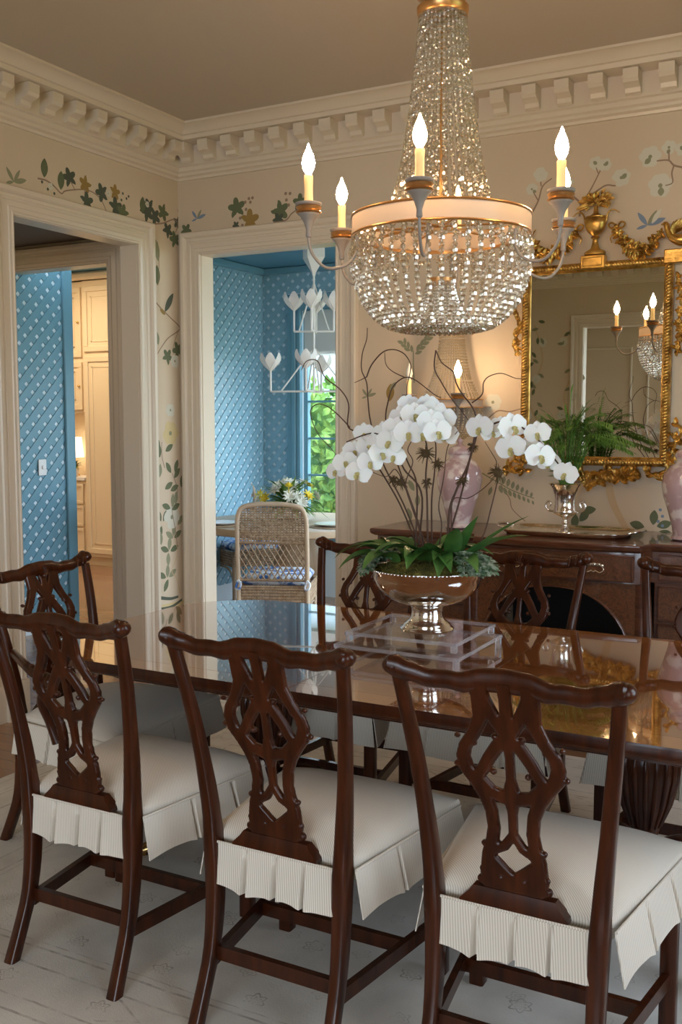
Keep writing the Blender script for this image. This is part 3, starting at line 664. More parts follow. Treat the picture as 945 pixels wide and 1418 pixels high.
    for j in range(NY+1):
        v = -1+2*j/NY; y = yb+(yf-yb)*(v+1)/2
        row = []
        for i in range(NX+1):
            u = -1+2*i/NX; dome = (1-u**4)*(1-v**4)
            e = max(abs(u), abs(v)); r = max(0, (e-.86)/.14)
            z = .478+.050*dome**.8; row.append((xw(y)*u, y, z))
        top.append(row)
    vs = [p for r in top for p in r]; N = NX+1
    fs = [(j*N+i, j*N+i+1, (j+1)*N+i+1, (j+1)*N+i) for j in range(NY) for i in range(NX)]
    rim = [j*N for j in range(NY, -1, -1)]; rim = [i for i in range(N)]+[j*N+NX for j in range(1, NY+1)]+[NY*N+i for i in range(NX-1, -1, -1)]+[j*N for j in range(NY-1, 0, -1)]
    o = len(vs)
    for dz, dr in ((-.008, 1.012), (-.022, 1.012), (-.032, .99), (-.06, .97)):
        for i in rim: p = vs[i]; vs.append((p[0]*dr, (p[1]-.04)*dr+.04, p[2]+dz))
    nr = len(rim)
    ring = [rim]+[[o+k*nr+i for i in range(nr)] for k in range(4)]
    for k in range(4):
        for i in range(nr): fs.append((ring[k][i], ring[k+1][i], ring[k+1][(i+1) % nr], ring[k][(i+1) % nr]))
    fs.append(tuple(ring[4])); b.add(vs, fs); b.build('seat', 'ticking', t, 50)
    # pleated skirt
    def skirt(P, Q, slits, seed, H=.112, flare=.020, e0=0, e1=0):
        P, Q = V(P), V(Q); d = (Q-P); L = d.length; d.normalize(); n = V((d.y, -d.x, 0)); rn = random.Random(seed)
        b = MB(); cols = []; S = [i/60 for i in range(61)]
        for q in slits: S += [q-.006, q-.001, q+.001, q+.006]
        S = sorted(S); ph = [rn.uniform(0, 6.28) for _ in range(3)]
        NZ = 7
        for s in S:
            col = []
            for k in range(NZ+1):
                tt = k/NZ; off = flare*tt+.0025*sin(s*15+ph[0])*tt+.003
                for q in slits:
                    dd = (s-q)*L
                    if abs(dd) < .0035: off -= .022*tt**.5
                    off += .004*tt*math.exp(-((abs(dd)-.010)/.012)**2)
                z = .461-H*tt-(.004*sin(s*11+ph[1]))*tt
                for q in slits: z -= .003*tt*math.exp(-(((s-q)*L)/.02)**2)
                col.append(P+d*(s*L+flare*tt*(e1*s**3-e0*(1-s)**3))+n*off+V((0, 0, z)))
            cols.append(col)
        m_ = len(cols); F = [p for c in cols for p in c]; Bk = [p-n*.003 for p in F]; o = len(F); K_ = NZ+1
        fs = [(i*K_+k, i*K_+k+1, (i+1)*K_+k+1, (i+1)*K_+k) for i in range(m_-1) for k in range(NZ)]
        fs += [tuple(o+x for x in reversed(f)) for f in fs]
        for i in range(m_-1): fs += [(i*K_+NZ, o+i*K_+NZ, o+(i+1)*K_+NZ, (i+1)*K_+NZ), (i*K_, (i+1)*K_, o+(i+1)*K_, o+i*K_)]
        for i in (0, m_-1):
            for k in range(NZ): fs.append((i*K_+k, o+i*K_+k, o+i*K_+k+1, i*K_+k+1))
        b.add(F+Bk, fs)
        b.tube([P+n*.004+V((0, 0, .461)), Q+n*.004+V((0, 0, .461))], .0035, 6)
        return b
    sd_ = hash(label) % 97
    skirt((-.170*K, -.222, 0), (.170*K, -.222, 0), (.26, .51, .75), 5, flare=.010).build('skirt', 'ticking', t, 45)
    skirt((.213*K, -.205, 0), (sf+.002, yf, 0), (.36, .70), 9, flare=.022, e1=1).build('skirt', 'ticking', t, 45)
    skirt((-sf-.002, yf, 0), (-.213*K, -.205, 0), (.30, .64), 4, flare=.022, e0=1).build('skirt', 'ticking', t, 45)
    skirt((sf, yf, 0), (-sf, yf, 0), (.25, .5, .75), 3, flare=.020, e0=1, e1=1).build('skirt', 'ticking', t, 45)
    if arms:
        for s in (1, -1):
            b = MB(); zz = .67
            P = catmull([(s*stx(zz, K), backy(zz)+.01, .700), (s*.272*K, -.10, .690), (s*.300*K, -.03, .675), (s*.305*K, .02, .668), (s*.300*K, .045, .660)], 5)
            R = []
            for i, p in enumerate(P):
                q = i/(len(P)-1); w = .018+.010*q; h = .014
                R.append([(p.x+w*cos(k*pi/4), p.y, p.z+h*sin(k*pi/4)) for k in range(8)])
            b.loft(R); b.sphere((s*.300*K, .045, .655), .028, 12, 8, 1.1, 1, .8); b.build('arm', 'mahogany', t, 60)
            b = MB(); P = catmull([(s*.262*K, .03, .43), (s*.275*K, .01, .50), (s*.300*K, .00, .58), (s*.300*K, .03, .645)], 5)
            b.tube(P, [.020-.006*sin(pi*i/(len(P)-1)) for i in range(len(P))], 8); b.build('arm_support', 'mahogany', t, 60)
    return t
CH = []
c0 = make_chair((-.664, 2.215, 0), 'dark carved dining chair seen from behind, nearest on the right')
def again(src, loc, rz, label):
    o = copy_tree(src); o.location = loc; o.rotation_euler = (0, 0, rz); o['label'] = label; return o
again(c0, (-1.270, 2.215, 0), 0, 'dark carved dining chair seen from behind, middle of the near row')
again(c0, (-1.915, 2.225, 0), radians(0), 'dark carved dining chair seen from behind, near row left by the armchair')
again(c0, (-1.88, 3.44, 0), pi+radians(2), 'dining chair across the table before the blue doorway casing')
again(c0, (-1.232, 3.45, 0), pi-radians(1), 'dining chair across the table between silver bowl and sideboard arch, shell crest showing')
again(c0, (-.525, 3.44, 0), pi, 'dining chair across the table cut off by the right picture edge')
make_chair((-2.47, 2.74, 0), 'carved dining armchair with scrolled arms at the left table end', radians(-90+3), 1.12, True)
# ================================================================== DINING TABLE
TX, TY = -1.24, 2.945
def tab_outline(a, b, n=2.0, corner=.34):
    pts = []; 
    for sx, sy, o in ((1, 1, 0), (-1, 1, 1), (-1, -1, 2), (1, -1, 3)):
        for k in range(15):
            t = o*pi/2+k*pi/28; pts.append((sx*(a-corner)+corner*cos(t), sy*(b-corner)+corner*sin(t)))
    # bow the ends
    return [(x+(.03*(1-(y/b)**2) if abs(x) > a-corner-.01 else 0)*(1 if x > 0 else -1), y) for x, y in pts]
T = empty('dining_table', (TX, TY, 0), 'long polished mahogany dining table with banded edge in the middle of the room', 'table')
TA, TB = 1.27, .600
def slab(mb, ins0, z0, ins1, z1):
    pass
def off_outline(i): return tab_outline(TA-i, TB-i, corner=.34-i)
b = MB(); b.loft([[(x, y, z) for x, y in off_outline(i)] for i, z in ((.09, .756), (.09, .7602))], True, True); b.build('tabletop', 'mahogany_table', T, 30)
b = MB(); o = off_outline(.0901); p = off_outline(.0015); n = len(o)
b.add([(x, y, .76) for x, y in o]+[(x, y, .76) for x, y in p], [(i, (i+1) % n, (i+1) % n+n, i+n) for i in range(n)]); b.build('banded_border', 'crossband', T, None)
b = MB(); b.loft([[(x, y, z) for x, y in off_outline(i)] for i, z in ((.05, .718), (.010, .720), (.003, .724), (.0, .732), (.0, .752), (.0015, .7598))], True, False); b.build('table_edge', 'mahogany', T, 60)
b = MB(); b.loft([[(x, y, z) for x, y in off_outline(i)] for i, z in ((.16, .665), (.16, .719))], True, True); b.build('apron', 'mahogany', T, 30)
b = MB(); sx_ = on_z(735, 901, .76).x-TX
for xx in (sx_, -sx_): b.box(xx-.0008, xx+.0008, -TB+.002, TB-.002, .7598, .7604)
b.build('leaf_seam', 'mahogany', T, None)
for px in (-.66, .66):
    b = MB()
    b.lathe([(r_*.74, z_) for r_, z_ in ((.05, .20), (.075, .215), (.060, .235), (.045, .26), (.06, .285), (.05, .30), (.06, .33), (.095, .40), (.118, .48), (.122, .53), (.105, .575), (.062, .60), (.075, .615), (.06, .63), (.10, .655), (.14, .665))], 32, (px, 0, 0))
    col = b.build('pedestal', 'mahogany', T, 50)
    b = MB()
    for k in range(18):
        a = 2*pi*k/18; b.tube([(px+r*cos(a), r*sin(a), z) for r, z in ((.046, .33), (.071, .40), (.088, .48), (.091, .53), (.078, .572))], [.003, .007, .009, .009, .004], 6)
    b.build('reeding', 'mahogany', col, 60)
    for k in range(4):
        a = pi/4+k*pi/2; b = MB(); P = catmull([(px+.04*cos(a), .04*sin(a), .24), (px+.16*cos(a), .16*sin(a), .245), (px+.28*cos(a), .28*sin(a), .15), (px+.38*cos(a), .38*sin(a), .045), (px+.44*cos(a), .44*sin(a), .028)], 5)
        b.tube(P, [.034-.012*i/(len(P)-1) for i in range(len(P))], 8); f = b.build('leg', 'mahogany', T, 60)
        b = MB(); b.tube([(px+r*cos(a), r*sin(a), z) for r, z in ((.40, .04), (.45, .027), (.48, .025))], [.026, .022, .012], 8); b.build('brass_toe', 'brass', f, 60)
# ================================================================== RUG
m = mat('rug_wool', (.5, .46, .40), .95)
tc = nd(m, 'ShaderNodeTexCoord'); sp_ = nd(m, 'ShaderNodeSeparateXYZ'); lk(m, tc.outputs['Object'], sp_.inputs[0])
def mth(op, a, b=None, c=None):
    n = nd(m, 'ShaderNodeMath', operation=op)
    for i, x in enumerate((a, b, c)):
        if x is None: continue
        if isinstance(x, (int, float)): n.inputs[i].default_value = x
        else: lk(m, x, n.inputs[i])
    return n.outputs[0]
RX, RY = 2.02, 1.535
dx = mth('SUBTRACT', RX, mth('ABSOLUTE', sp_.outputs['X'])); dy = mth('SUBTRACT', RY, mth('ABSOLUTE', sp_.outputs['Y'])); dd = mth('MINIMUM', dx, dy)
wob = nd(m, 'ShaderNodeTexNoise'); wob.inputs['Scale'].default_value = 9; lk(m, tc.outputs['Object'], wob.inputs['Vector'])
dd = mth('ADD', dd, mth('MULTIPLY', mth('SUBTRACT', wob.outputs['Fac'], .5), .012))
def line(x, at, w): return mth('LESS_THAN', mth('ABSOLUTE', mth('SUBTRACT', x, at)), w)
tot = None
for at, w in ((.05, .003), (.12, .003), (.145, .003), (.26, .004), (.42, .004), (.475, .0035), (.61, .004), (.685, .004), (.71, .002)):
    l = line(dd, at, w); tot = l if tot is None else mth('MAXIMUM', tot, l)
# rosettes and hexagon cartouches
def cells(px, py, sz, r0, k):
    fx = mth('SUBTRACT', mth('FRACT', mth('DIVIDE', px, sz)), .5); fy = mth('SUBTRACT', mth('FRACT', mth('DIVIDE', py, sz)), .5)
    r = mth('MULTIPLY', mth('SQRT', mth('ADD', mth('MULTIPLY', fx, fx), mth('MULTIPLY', fy, fy))), sz)
    an = mth('ARCTAN2', fy, fx); rr = mth('ADD', r, mth('MULTIPLY', mth('SINE', mth('MULTIPLY', an, k)), r0*.22))
    return mth('MAXIMUM', line(rr, r0, .003), line(rr, r0*.4, .003))
c1 = cells(sp_.outputs['X'], sp_.outputs['Y'], .31, .026, 6); c2 = cells(mth('ADD', sp_.outputs['X'], .13), mth('ADD', sp_.outputs['Y'], .09), .23, .022, 5)
inb = mth('GREATER_THAN', dd, .74); tot = mth('MAXIMUM', tot, mth('MULTIPLY', inb, mth('MAXIMUM', c1, mth('MULTIPLY', c2, .6))))
b1 = mth('MULTIPLY', mth('GREATER_THAN', dd, .49), mth('LESS_THAN', dd, .59)); tot = mth('MAXIMUM', tot, mth('MULTIPLY', b1, cells(sp_.outputs['X'], mth('ADD', sp_.outputs['Y'], RY-.54+.165), .33, .024, 6)))
b1 = mth('MULTIPLY', mth('GREATER_THAN', dd, .27), mth('LESS_THAN', dd, .41)); tot = mth('MAXIMUM', tot, mth('MULTIPLY', b1, cells(mth('ADD', sp_.outputs['X'], .1), mth('ADD', sp_.outputs['Y'], RY-.34+.14), .28, .03, 5)))
# zigzag cartouche lines in the border
z = mth('ABSOLUTE', mth('SUBTRACT', mth('FRACT', mth('DIVIDE', sp_.outputs['X'], .66)), .5)); zz = mth('SUBTRACT', mth('MULTIPLY', z, .33), mth('ABSOLUTE', mth('SUBTRACT', dd, .54)))
cart = line(mth('ADD', zz, -.015), .0, .004); b2 = mth('MULTIPLY', mth('GREATER_THAN', dd, .49), mth('LESS_THAN', dd, .595)); tot = mth('MAXIMUM', tot, mth('MULTIPLY', cart, b2))
wear = nd(m, 'ShaderNodeTexNoise'); wear.inputs['Scale'].default_value = 22; wear.inputs['Detail'].default_value = 6; lk(m, tc.outputs['Object'], wear.inputs['Vector'])
wr_ = nd(m, 'ShaderNodeMapRange'); lk(m, wear.outputs['Fac'], wr_.inputs['Value']); wr_.inputs['From Min'].default_value = .35; wr_.inputs['From Max'].default_value = .7
fac = mth('MULTIPLY', mth('MULTIPLY', tot, wr_.outputs[0]), .75)
big = nd(m, 'ShaderNodeTexNoise'); big.inputs['Scale'].default_value = 5; big.inputs['Detail'].default_value = 8; lk(m, tc.outputs['Object'], big.inputs['Vector'])
rp = nd(m, 'ShaderNodeValToRGB'); e = rp.color_ramp.elements; e[0].position = .3; e[0].color = (.58, .54, .49, 1); e[1].position = .7; e[1].color = (.76, .72, .66, 1); lk(m, big.outputs['Fac'], rp.inputs['Fac'])
mx = nd(m, 'ShaderNodeMix', data_type='RGBA'); lk(m, fac, mx.inputs['Factor']); lk(m, rp.outputs['Color'], mx.inputs['A']); mx.inputs['B'].default_value = (.26, .21, .18, 1)
lk(m, mx.outputs['Result'], bs(m).inputs['Base Color'])
bp = nd(m, 'ShaderNodeBump'); bp.inputs['Strength'].default_value = .4; bp.inputs['Distance'].default_value = .003; n3 = nd(m, 'ShaderNodeTexNoise'); n3.inputs['Scale'].default_value = 260; lk(m, tc.outputs['Object'], n3.inputs['Vector'])
lk(m, n3.outputs['Fac'], bp.inputs['Height']); lk(m, bp.outputs[0], bs(m).inputs['Normal'])
b = MB(); b.box(-RX, RX, -RY, RY, 0, .010, .003)
rug = b.build('rug', 'rug_wool', None, 30, (TX, 2.865, .0)); tag(rug, 'large faded beige rug with thin brown border lines under the table', 'rug')
for o in C.objects:
    if o.parent is None and o.name.split('.')[0] in ('dining_chair', 'dining_armchair', 'dining_table'): o.location.z = .0102
# ================================================================== RISERS, BOWL
for (x, y, z0, z1, hx, hy, lab) in ((-1.312, 2.95, .7605, .815, .212, .196, 'larger clear acrylic riser standing on the dining table'), (-1.32, 2.98, .8155, .847, .192, .174, 'smaller clear acrylic riser on top, under the silver bowl')):
    t = empty('acrylic_riser', (x, y, z0), lab, 'display riser', None)
    h = z1-z0; b = MB(); b.box(-hx, hx, -hy, hy, h-.010, h); sh = b.build('shelf', 'acrylic', t)
    b = MB()
    for q in ((-hx-.001, hx+.001, -hy-.001, -hy+.002), (-hx-.001, hx+.001, hy-.002, hy+.001), (-hx-.001, -hx+.002, -hy, hy), (hx-.002, hx+.001, -hy, hy)): b.box(q[0], q[1], q[2], q[3], h-.0105, h+.0003)
    b.build('polished_edge', 'acrylic_edge', sh)
    for sx in (1, -1):
        for sy in (1, -1):
            b = MB(); xx, yy = sx*(hx-.010), sy*(hy-.010); b.box(xx-.009, xx+.009, yy-.009, yy+.009, 0, h-.0107, .0015); b.build('leg', 'acrylic_edge', t)
BC = (-1.293, 2.965); BZ0 = .8475
t = empty('silver_bowl', (*BC, BZ0), 'polished silver footed punch bowl holding the white orchids', 'bowl')
b = MB(); b.lathe([(.086, 0), (.088, .006), (.084, .010), (.078, .014), (.076, .020), (.068, .026), (.058, .034), (.053, .044), (.051, .060), (.052, .074), (.056, .080), (.050, .084)], 48); b.build('foot', 'silver', t, 60)
b = MB(); b.lathe([(.050, .083), (.080, .088), (.115, .100), (.145, .120), (.166, .146), (.176, .172), (.178, .192), (.186, .198), (.186, .203), (.176, .200), (.170, .172), (.150, .135), (.10, .108), (.03, .10)], 56, cap=False); bo = b.build('bowl', 'silver', t, 60)
b = MB()
for k in range(90): a = 2*pi*k/90; b.sphere((.184*cos(a), .184*sin(a), .2000), .0042, 6, 4)
b.build('gadroon_rim', 'silver', bo, 60)
# ================================================================== CRYSTAL CHANDELIER
random.seed(21)
CX, CY = -1.246, 2.94
H2 = V((hd.x, hd.y)).normalized(); ANG = atan2(-H2.y, -H2.x)      # direction from the chandelier to the doorway behind the camera
def bead(mb, c, r, sz=1., ax=0.):
    n = 6; R = []
    for z, q in ((-1, .25), (-.45, .92), (.45, .92), (1, .25)): R.append([(c[0]+r*q*cos(2*pi*k/n+ax), c[1]+r*q*sin(2*pi*k/n+ax), c[2]+z*r*sz) for k in range(n)])
    mb.loft(R, True, True)
CHN = empty('crystal_chandelier', (CX, CY, 0), 'large beaded crystal chandelier with six candle arms over the dining table', 'chandelier')
def cyl(b, r, z0, z1, n=48, t=.004):
    b.lathe([(r, z0), (r, z1), (r-t, z1), (r-t, z0), (r, z0)], n, cap=False)
def beaded_body(par, zt, rt_, zb, rb, prof, ns_top, ns_bot, br, nm='bead_strand', top_ring=True):
    """strands from the top ring (rt_, zt) flaring to (rb, zb) and basket strands along prof"""
    def strand(P, r, step):
        b = MB(); L = 0; d = [0]
        for a, c in zip(P, P[1:]): L += (c-a).length; d.append(L)
        n = int(L/step)
        for i in range(n+1):
            s = L*i/n; k = max(j for j in range(len(d)) if d[j] <= s+1e-9); k = min(k, len(P)-2); q = (s-d[k])/max(1e-9, d[k+1]-d[k]); p = P[k].lerp(P[k+1], q)
            bead(b, p, r*(1. if i % 3 else 1.12), 1., .4*i)
        return b
    P = catmull([(rt_, 0, zt), (rt_+.14*(rb-rt_), 0, zt-.25*(zt-zb)), (rt_+.42*(rb-rt_), 0, zt-.6*(zt-zb)), (rt_+.72*(rb-rt_), 0, zt-.85*(zt-zb)), (rb, 0, zb)], 6)
    o = strand(P, br, br*1.9).build(nm, 'crystal', par, None)
    for k in range(1, ns_top): c = o.copy(); C.objects.link(c); c.rotation_euler = (0, 0, 2*pi*k/ns_top)
    P = catmull([(r, 0, z) for r, z in prof], 6)
    o = strand(P, br*1.08, br*2.15).build(nm, 'crystal', par, None)
    for k in range(1, ns_bot): c = o.copy(); C.objects.link(c); c.rotation_euler = (0, 0, 2*pi*(k+.5)/ns_bot)
RB = .277
b = MB(); b.lathe([(RB, 2.098), (RB, 2.152), (RB-.006, 2.152), (RB-.006, 2.098)], 64, cap=False); band = b.build('rim_band', 'ivory_band', CHN, 30)
b = MB(); 
for z in (2.096, 2.154): b.lathe([(RB+.004*cos(a), z+.004*sin(a)) for a in [k*pi/4 for k in range(9)]], 64, cap=False)
b.build('gilt_edge', 'copper_gilt', band, 60)
b = MB(); b.lathe([(.068, 2.752), (.078, 2.757), (.080, 2.777), (.070, 2.784), (.050, 2.786)], 40, cap=False); b.lathe([(.050, 2.786), (.082, 2.812), (.086, 2.824), (.05, 2.837), (.012, 2.842)], 40, cap=True); b.build('crown_ring', 'copper_gilt', CHN, 60)
b = MB(); b.tube([(0, 0, 2.0), (0, 0, 3.235)], .006, 8); b.lathe([(.06, 3.2515), (.058, 3.235), (.03, 3.215), (.008, 3.21)], 24); b.build('stem', 'copper_gilt', CHN, 60)
b = MB()
for k in range(6): a = k*pi/3+.2; b.tube([(0, 0, 2.125), ((RB-.004)*cos(a), (RB-.004)*sin(a), 2.125)], .004, 6)
b.build('cross_bar', 'copper_gilt', CHN, 60)
b = MB(); cyl(b, .040, 1.955, 1.967, 24, .004); cyl(b, .205, 2.075, 2.083, 40, .004); b.build('inner_ring', 'copper_gilt', CHN, 60)
beaded_body(CHN, 2.748, .068, 2.165, .162, [(RB-.006, 2.094), (RB+.002, 2.03), (RB-.010, 1.96), (.235, 1.885), (.185, 1.832), (.13, 1.810), (.08, 1.812)], 34, 46, .0080)
# inner tent of beads rising to the small ring
o = None; b = MB()
P = catmull([(.125, 0, 1.815), (.085, 0, 1.84), (.055, 0, 1.90), (.042, 0, 1.95)], 6)
for i in range(0, len(P)): bead(b, P[i], .0062)
o = b.build('bead_strand', 'crystal', CHN, None)
for k in range(1, 20): c = o.copy(); C.objects.link(c); c.rotation_euler = (0, 0, 2*pi*k/20)
b = MB()                                       # bead swags just under the rim
for k in range(24):
    for i in range(7):
        a = 2*pi*(k+i/7)/24; bead(b, ((RB-.02)*cos(a), (RB-.02)*sin(a), 2.085-.032*sin(pi*i/7)), .0065)
b.build('bead_swag', 'crystal', CHN, None)
bulb_pos = []
def candle_arm(par, a, Ra, zc, k=1., lit=True, drop=.17):
    """arm, cup, candle, bulb at angle a"""
    cs, sn = cos(a), sin(a); X = lambda r, z: (r*cs, r*sn, z)
    b = MB(); P = catmull([X(Ra, zc-.06*k), X(Ra, zc-.085*k), X(Ra-.012*k, zc-.130*k), X(Ra-.055*k, zc-.168*k), X(Ra-.115*k, zc-.158*k), X(Ra-.152*k, zc-.115*k), X(Ra-.150*k, zc-.068*k)], 6)
    b.tube(P, .0048*k, 8); ar = b.build('arm', 'grey_paint', par, 60)
    b = MB(); c = X(Ra, zc)
    b.lathe([(.006*k, -.082*k), (.009*k, -.078*k), (.008*k, -.06*k), (.014*k, -.04*k), (.026*k, -.020*k), (.034*k, -.014*k), (.034*k, -.012*k)], 20, c); cu = b.build('cup', 'grey_paint', ar, 60)
    b = MB(); b.lathe([(.033*k, -.014*k), (.039*k, -.008*k), (.034*k, -.002*k), (.039*k, .006*k), (.034*k, .010*k)], 20, c); b.build('gilt_band', 'copper_gilt', cu, 60)
    b = MB(); b.lathe([(.033*k, .010*k), (.040*k, .014*k), (.040*k, .019*k), (.016*k, .020*k)], 20, c); b.build('drip_pan', 'grey_paint', cu, 60)
    b = MB(); b.lathe([(.0135*k, .016*k), (.0125*k, .06*k), (.0135*k, .095*k), (.012*k, .100*k)], 16, c); b.build('candle', 'candle_wax', ar, 60)
    b = MB(); b.lathe([(.006*k, .100*k), (.0165*k, .118*k), (.0200*k, .136*k), (.015*k, .158*k), (.006*k, .178*k), (.0015*k, .192*k)], 14, c); b.build('bulb', 'bulb' if lit else 'bulb_off', ar, 60)
for th in (-13.5, 46.5, 106.5, 166.5, -73.5, -133.5): candle_arm(CHN, ANG+radians(th), .425, 2.152)
# ================================================================== SCONCE
SX, SY = -2.015, YB-.006
S = empty('beaded_wall_sconce', (SX, YB-.16, 0), 'beaded crystal wall sconce glowing on the wall left of the gilt mirror', 'wall light')
b = MB(); b.box(-.03, .03, .140, .153, 1.46, 1.60, .004); b.build('back_plate', 'grey_paint', S)
b = MB(); R = [[(r*cos(a), r*sin(a)+.03, z) for a in [pi+k*pi/20 for k in range(21)]] for r, z in ((.172, 1.598), (.172, 1.636), (.168, 1.636), (.168, 1.598))]
b.loft(R, False, False, False); b.box(-.172, .172, .03, .155, 1.60, 1.604); b.build('rim_band', 'ivory_band', S, 30)
b = MB()
for z in (1.597, 1.637): b.tube([(.174*cos(pi+k*pi/20), .174*sin(pi+k*pi/20)+.03, z) for k in range(21)], .0035, 6)
b.build('gilt_edge', 'copper_gilt', S, 60)
b = MB(); b.tube([(.066*cos(pi+k*pi/12), .066*sin(pi+k*pi/12)+.03, 1.985) for k in range(13)], .006, 8); b.tube([(-.066, .03, 1.985), (-.066, .15, 1.985)], .005, 6); b.tube([(.066, .03, 1.985), (.066, .15, 1.985)], .005, 6); b.build('crown_ring', 'copper_gilt', S, 60)
for kind, prof in (('t', [(.064, 1.978), (.075, 1.88), (.10, 1.76), (.135, 1.68), (.155, 1.642)]), ('b', [(.168, 1.595), (.160, 1.54), (.13, 1.48), (.08, 1.44), (.02, 1.43)])):
    n = 21
    P = catmull([(r, 0, z) for r, z in prof], 8)
    for k in range(n):
        a = pi+k*pi/(n-1); b = MB(); L = 0; last = None
        for i in range(2*len(P)-1):
            p = P[i//2] if i % 2 == 0 else P[i//2].lerp(P[i//2+1], .5)
            if last is None or (p-last).length > .0125: bead(b, (p.x*cos(a), p.x*sin(a)+.03, p.z), .0062); last = p.copy()
        b.build('bead_strand', 'crystal', S, None)
for dx, lit in ((-.155, False), (.018, True)):
    if lit: candle_arm(S, radians(-56), .20, 1.648, .95, True)
    else: candle_arm(S, radians(-165), .215, 1.648, .95, False)
# ================================================================== GILT MIRROR
GX0, GX1, GZ0, GZ1 = -1.668, -.925, 1.305, 2.305
MY = YB-.012
G = empty('gilt_mirror', (0, 0, 0), 'rectangular mirror in an ornate gilt frame with an urn crest, above the sideboard', 'mirror')
b = MB(); b.box(GX0+.02, GX1-.02, MY-.022, MY-.018, GZ0+.02, GZ1-.02)
b.build('mirror_glass', 'mirror_glass', G, None)
FRP = [(0, 0), (0, .034), (.006, .040), (.012, .036), (.026, .030), (.034, .032), (.038, .026), (.044, .022)]
b = MB(); R = []
for d, h in FRP: R.append([(GX0+d, MY-h, GZ0+d), (GX1-d, MY-h, GZ0+d), (GX1-d, MY-h, GZ1-d), (GX0+d, MY-h, GZ1-d)])
b.loft(R, False, False); fr = b.build('frame', 'gilt', G, 30)
# twisted rope moulding
def rope(b, p, q, r=.013, pitch=.030):
    p, q = V(p), V(q); L = (q-p).length; d = (q-p)/L; u = V((0, -1, 0)); w = d.cross(u); n = int(L/pitch*8)
    for ph in (0, pi):
        b.tube([p+d*(L*i/n)+u*r*.62*cos(ph+2*pi*i/8)+w*r*.62*sin(ph+2*pi*i/8) for i in range(n+1)], r*.62, 6)
b = MB(); o_ = .019; cc = [(GX0+o_, GZ0+o_), (GX1-o_, GZ0+o_), (GX1-o_, GZ1-o_), (GX0+o_, GZ1-o_)]
for i in range(4): a, c = cc[i], cc[(i+1) % 4]; rope(b, (a[0], MY-.040, a[1]), (c[0], MY-.040, c[1]))
b.build('rope_moulding', 'gilt', fr, 60)
gm = lambda x, y, dy=0.: (lambda p: V((p.x, YB-.045-dy, p.z)))(on_y(x, y, YB-.045))
def acanthus(b, c, r, a0=0., n=9, spread=2*pi, ln=1.):
    for k in range(n):
        a = a0+spread*(k/(n-1) if n > 1 and spread < 6 else k/n)-(spread/2 if spread < 6 else 0)
        b.leaf(c, (cos(a), -.35, sin(a)), (0, -1, .15), r*random.uniform(.85, 1.2)*ln, r*.55, random.uniform(.3, .9), 4, .4)
def rosette(b, c, r):
    for k in range(5):
        a = 2*pi*k/5; b.sphere((c[0]+r*.5*cos(a), c[1], c[2]+r*.5*sin(a)), r*.42, 7, 5, 1, .7, 1)
    b.sphere((c[0], c[1]-r*.3, c[2]), r*.34, 7, 5)
def scroll(b, pts, r0=.009, r1=.005): P = catmull(pts, 6); n = len(P)-1; b.tube(P, [r0+(r1-r0)*i/n for i in range(len(P))], 7, flat=.8)
# crest tablet + urn
b = MB(); p0, p1 = gm(806, 374), gm(840, 354); b.box(p0.x, p1.x, YB-.075, YB-.02, p0.z, p1.z+.004, .004); b.box(p0.x+.012, p1.x-.012, YB-.080, YB-.07, p0.z+.012, p1.z-.008, .003); b.build('crest_tablet', 'gilt', G, 30)
uc = gm(825, 352); b = MB(); k = .92
b.lathe([(.052, 0), (.052, .012), (.040, .020), (.022, .030), (.015, .055), (.012, .075), (.024, .082), (.014, .090), (.026, .100), (.044, .120), (.052, .148), (.054, .170), (.046, .176), (.050, .184), (.030, .188), (.012, .20), (.010, .235)], 24, (uc.x, YB-.055, uc.z-.004), sy=.6)
urn = b.build('urn', 'gilt', G, 60)
b = MB()
for s in (1, -1): scroll(b, [(uc.x+s*.050, YB-.055, uc.z+.15), (uc.x+s*.062, YB-.055, uc.z+.195), (uc.x+s*.088, YB-.055, uc.z+.205), (uc.x+s*.115, YB-.055, uc.z+.188)], .007, .0025)
b.build('handle', 'gilt', urn, 60)
b = MB(); fc = V((uc.x, YB-.06, uc.z+.238))
for k in range(95):
    a = random.uniform(-.5, pi+.5); r = random.uniform(.01, .056); c = fc+V((r*cos(a)*1.2, random.uniform(-.02, .01), r*sin(a)*.8))
    if k % 2: b.leaf(c, (cos(a), -.5, sin(a)*.8), (0, -1, .3), .036, .018, .5, 4, .4)
    else: rosette(b, c, .012)
b.build('flower_bouquet', 'gilt', G, 50)
b = MB()
for c, r in ((fc+V((0, -.02, .01)), .02),): rosette(b, c, r)
# festoons: ribbon bow, drop, garland
def festoon(pts, bow, name='festoon', dens=1.):
    b = MB(); P = catmull([gm(*q) for q in pts], 7)
    for i, p in enumerate(P):
        t = i/(len(P)-1); r = .013+.012*sin(pi*t)
        for k in range(3): a = random.uniform(0, 6.28); b.leaf(p+V((0, -.006, 0)), (cos(a), -.5, sin(a)), (0, -1, 0), r*2.0, r*1.0, .6, 3, .4)
        if i % 3 == 0: rosette(b, p+V((random.uniform(-.006, .006), -.014, random.uniform(-.008, .008))), r*.62)
    if bow:
        c = gm(*bow)
        for s in (1, -1):
            scroll(b, [c, c+V((s*.022, -.012, .020)), c+V((s*.040, -.010, .010)), c+V((s*.024, -.006, -.008)), c], .006, .005)
            scroll(b, [c, c+V((s*.014, -.006, -.028)), c+V((s*.030, -.006, -.050)), c+V((s*.022, -.006, -.075))], .006, .003)
        b.sphere((c.x, c.y-.01, c.z), .011, 8, 6)
    b.build(name, 'gilt', G, 50)
festoon([(853, 316), (862, 332), (876, 345), (890, 348), (905, 336), (918, 322)], (855, 314))
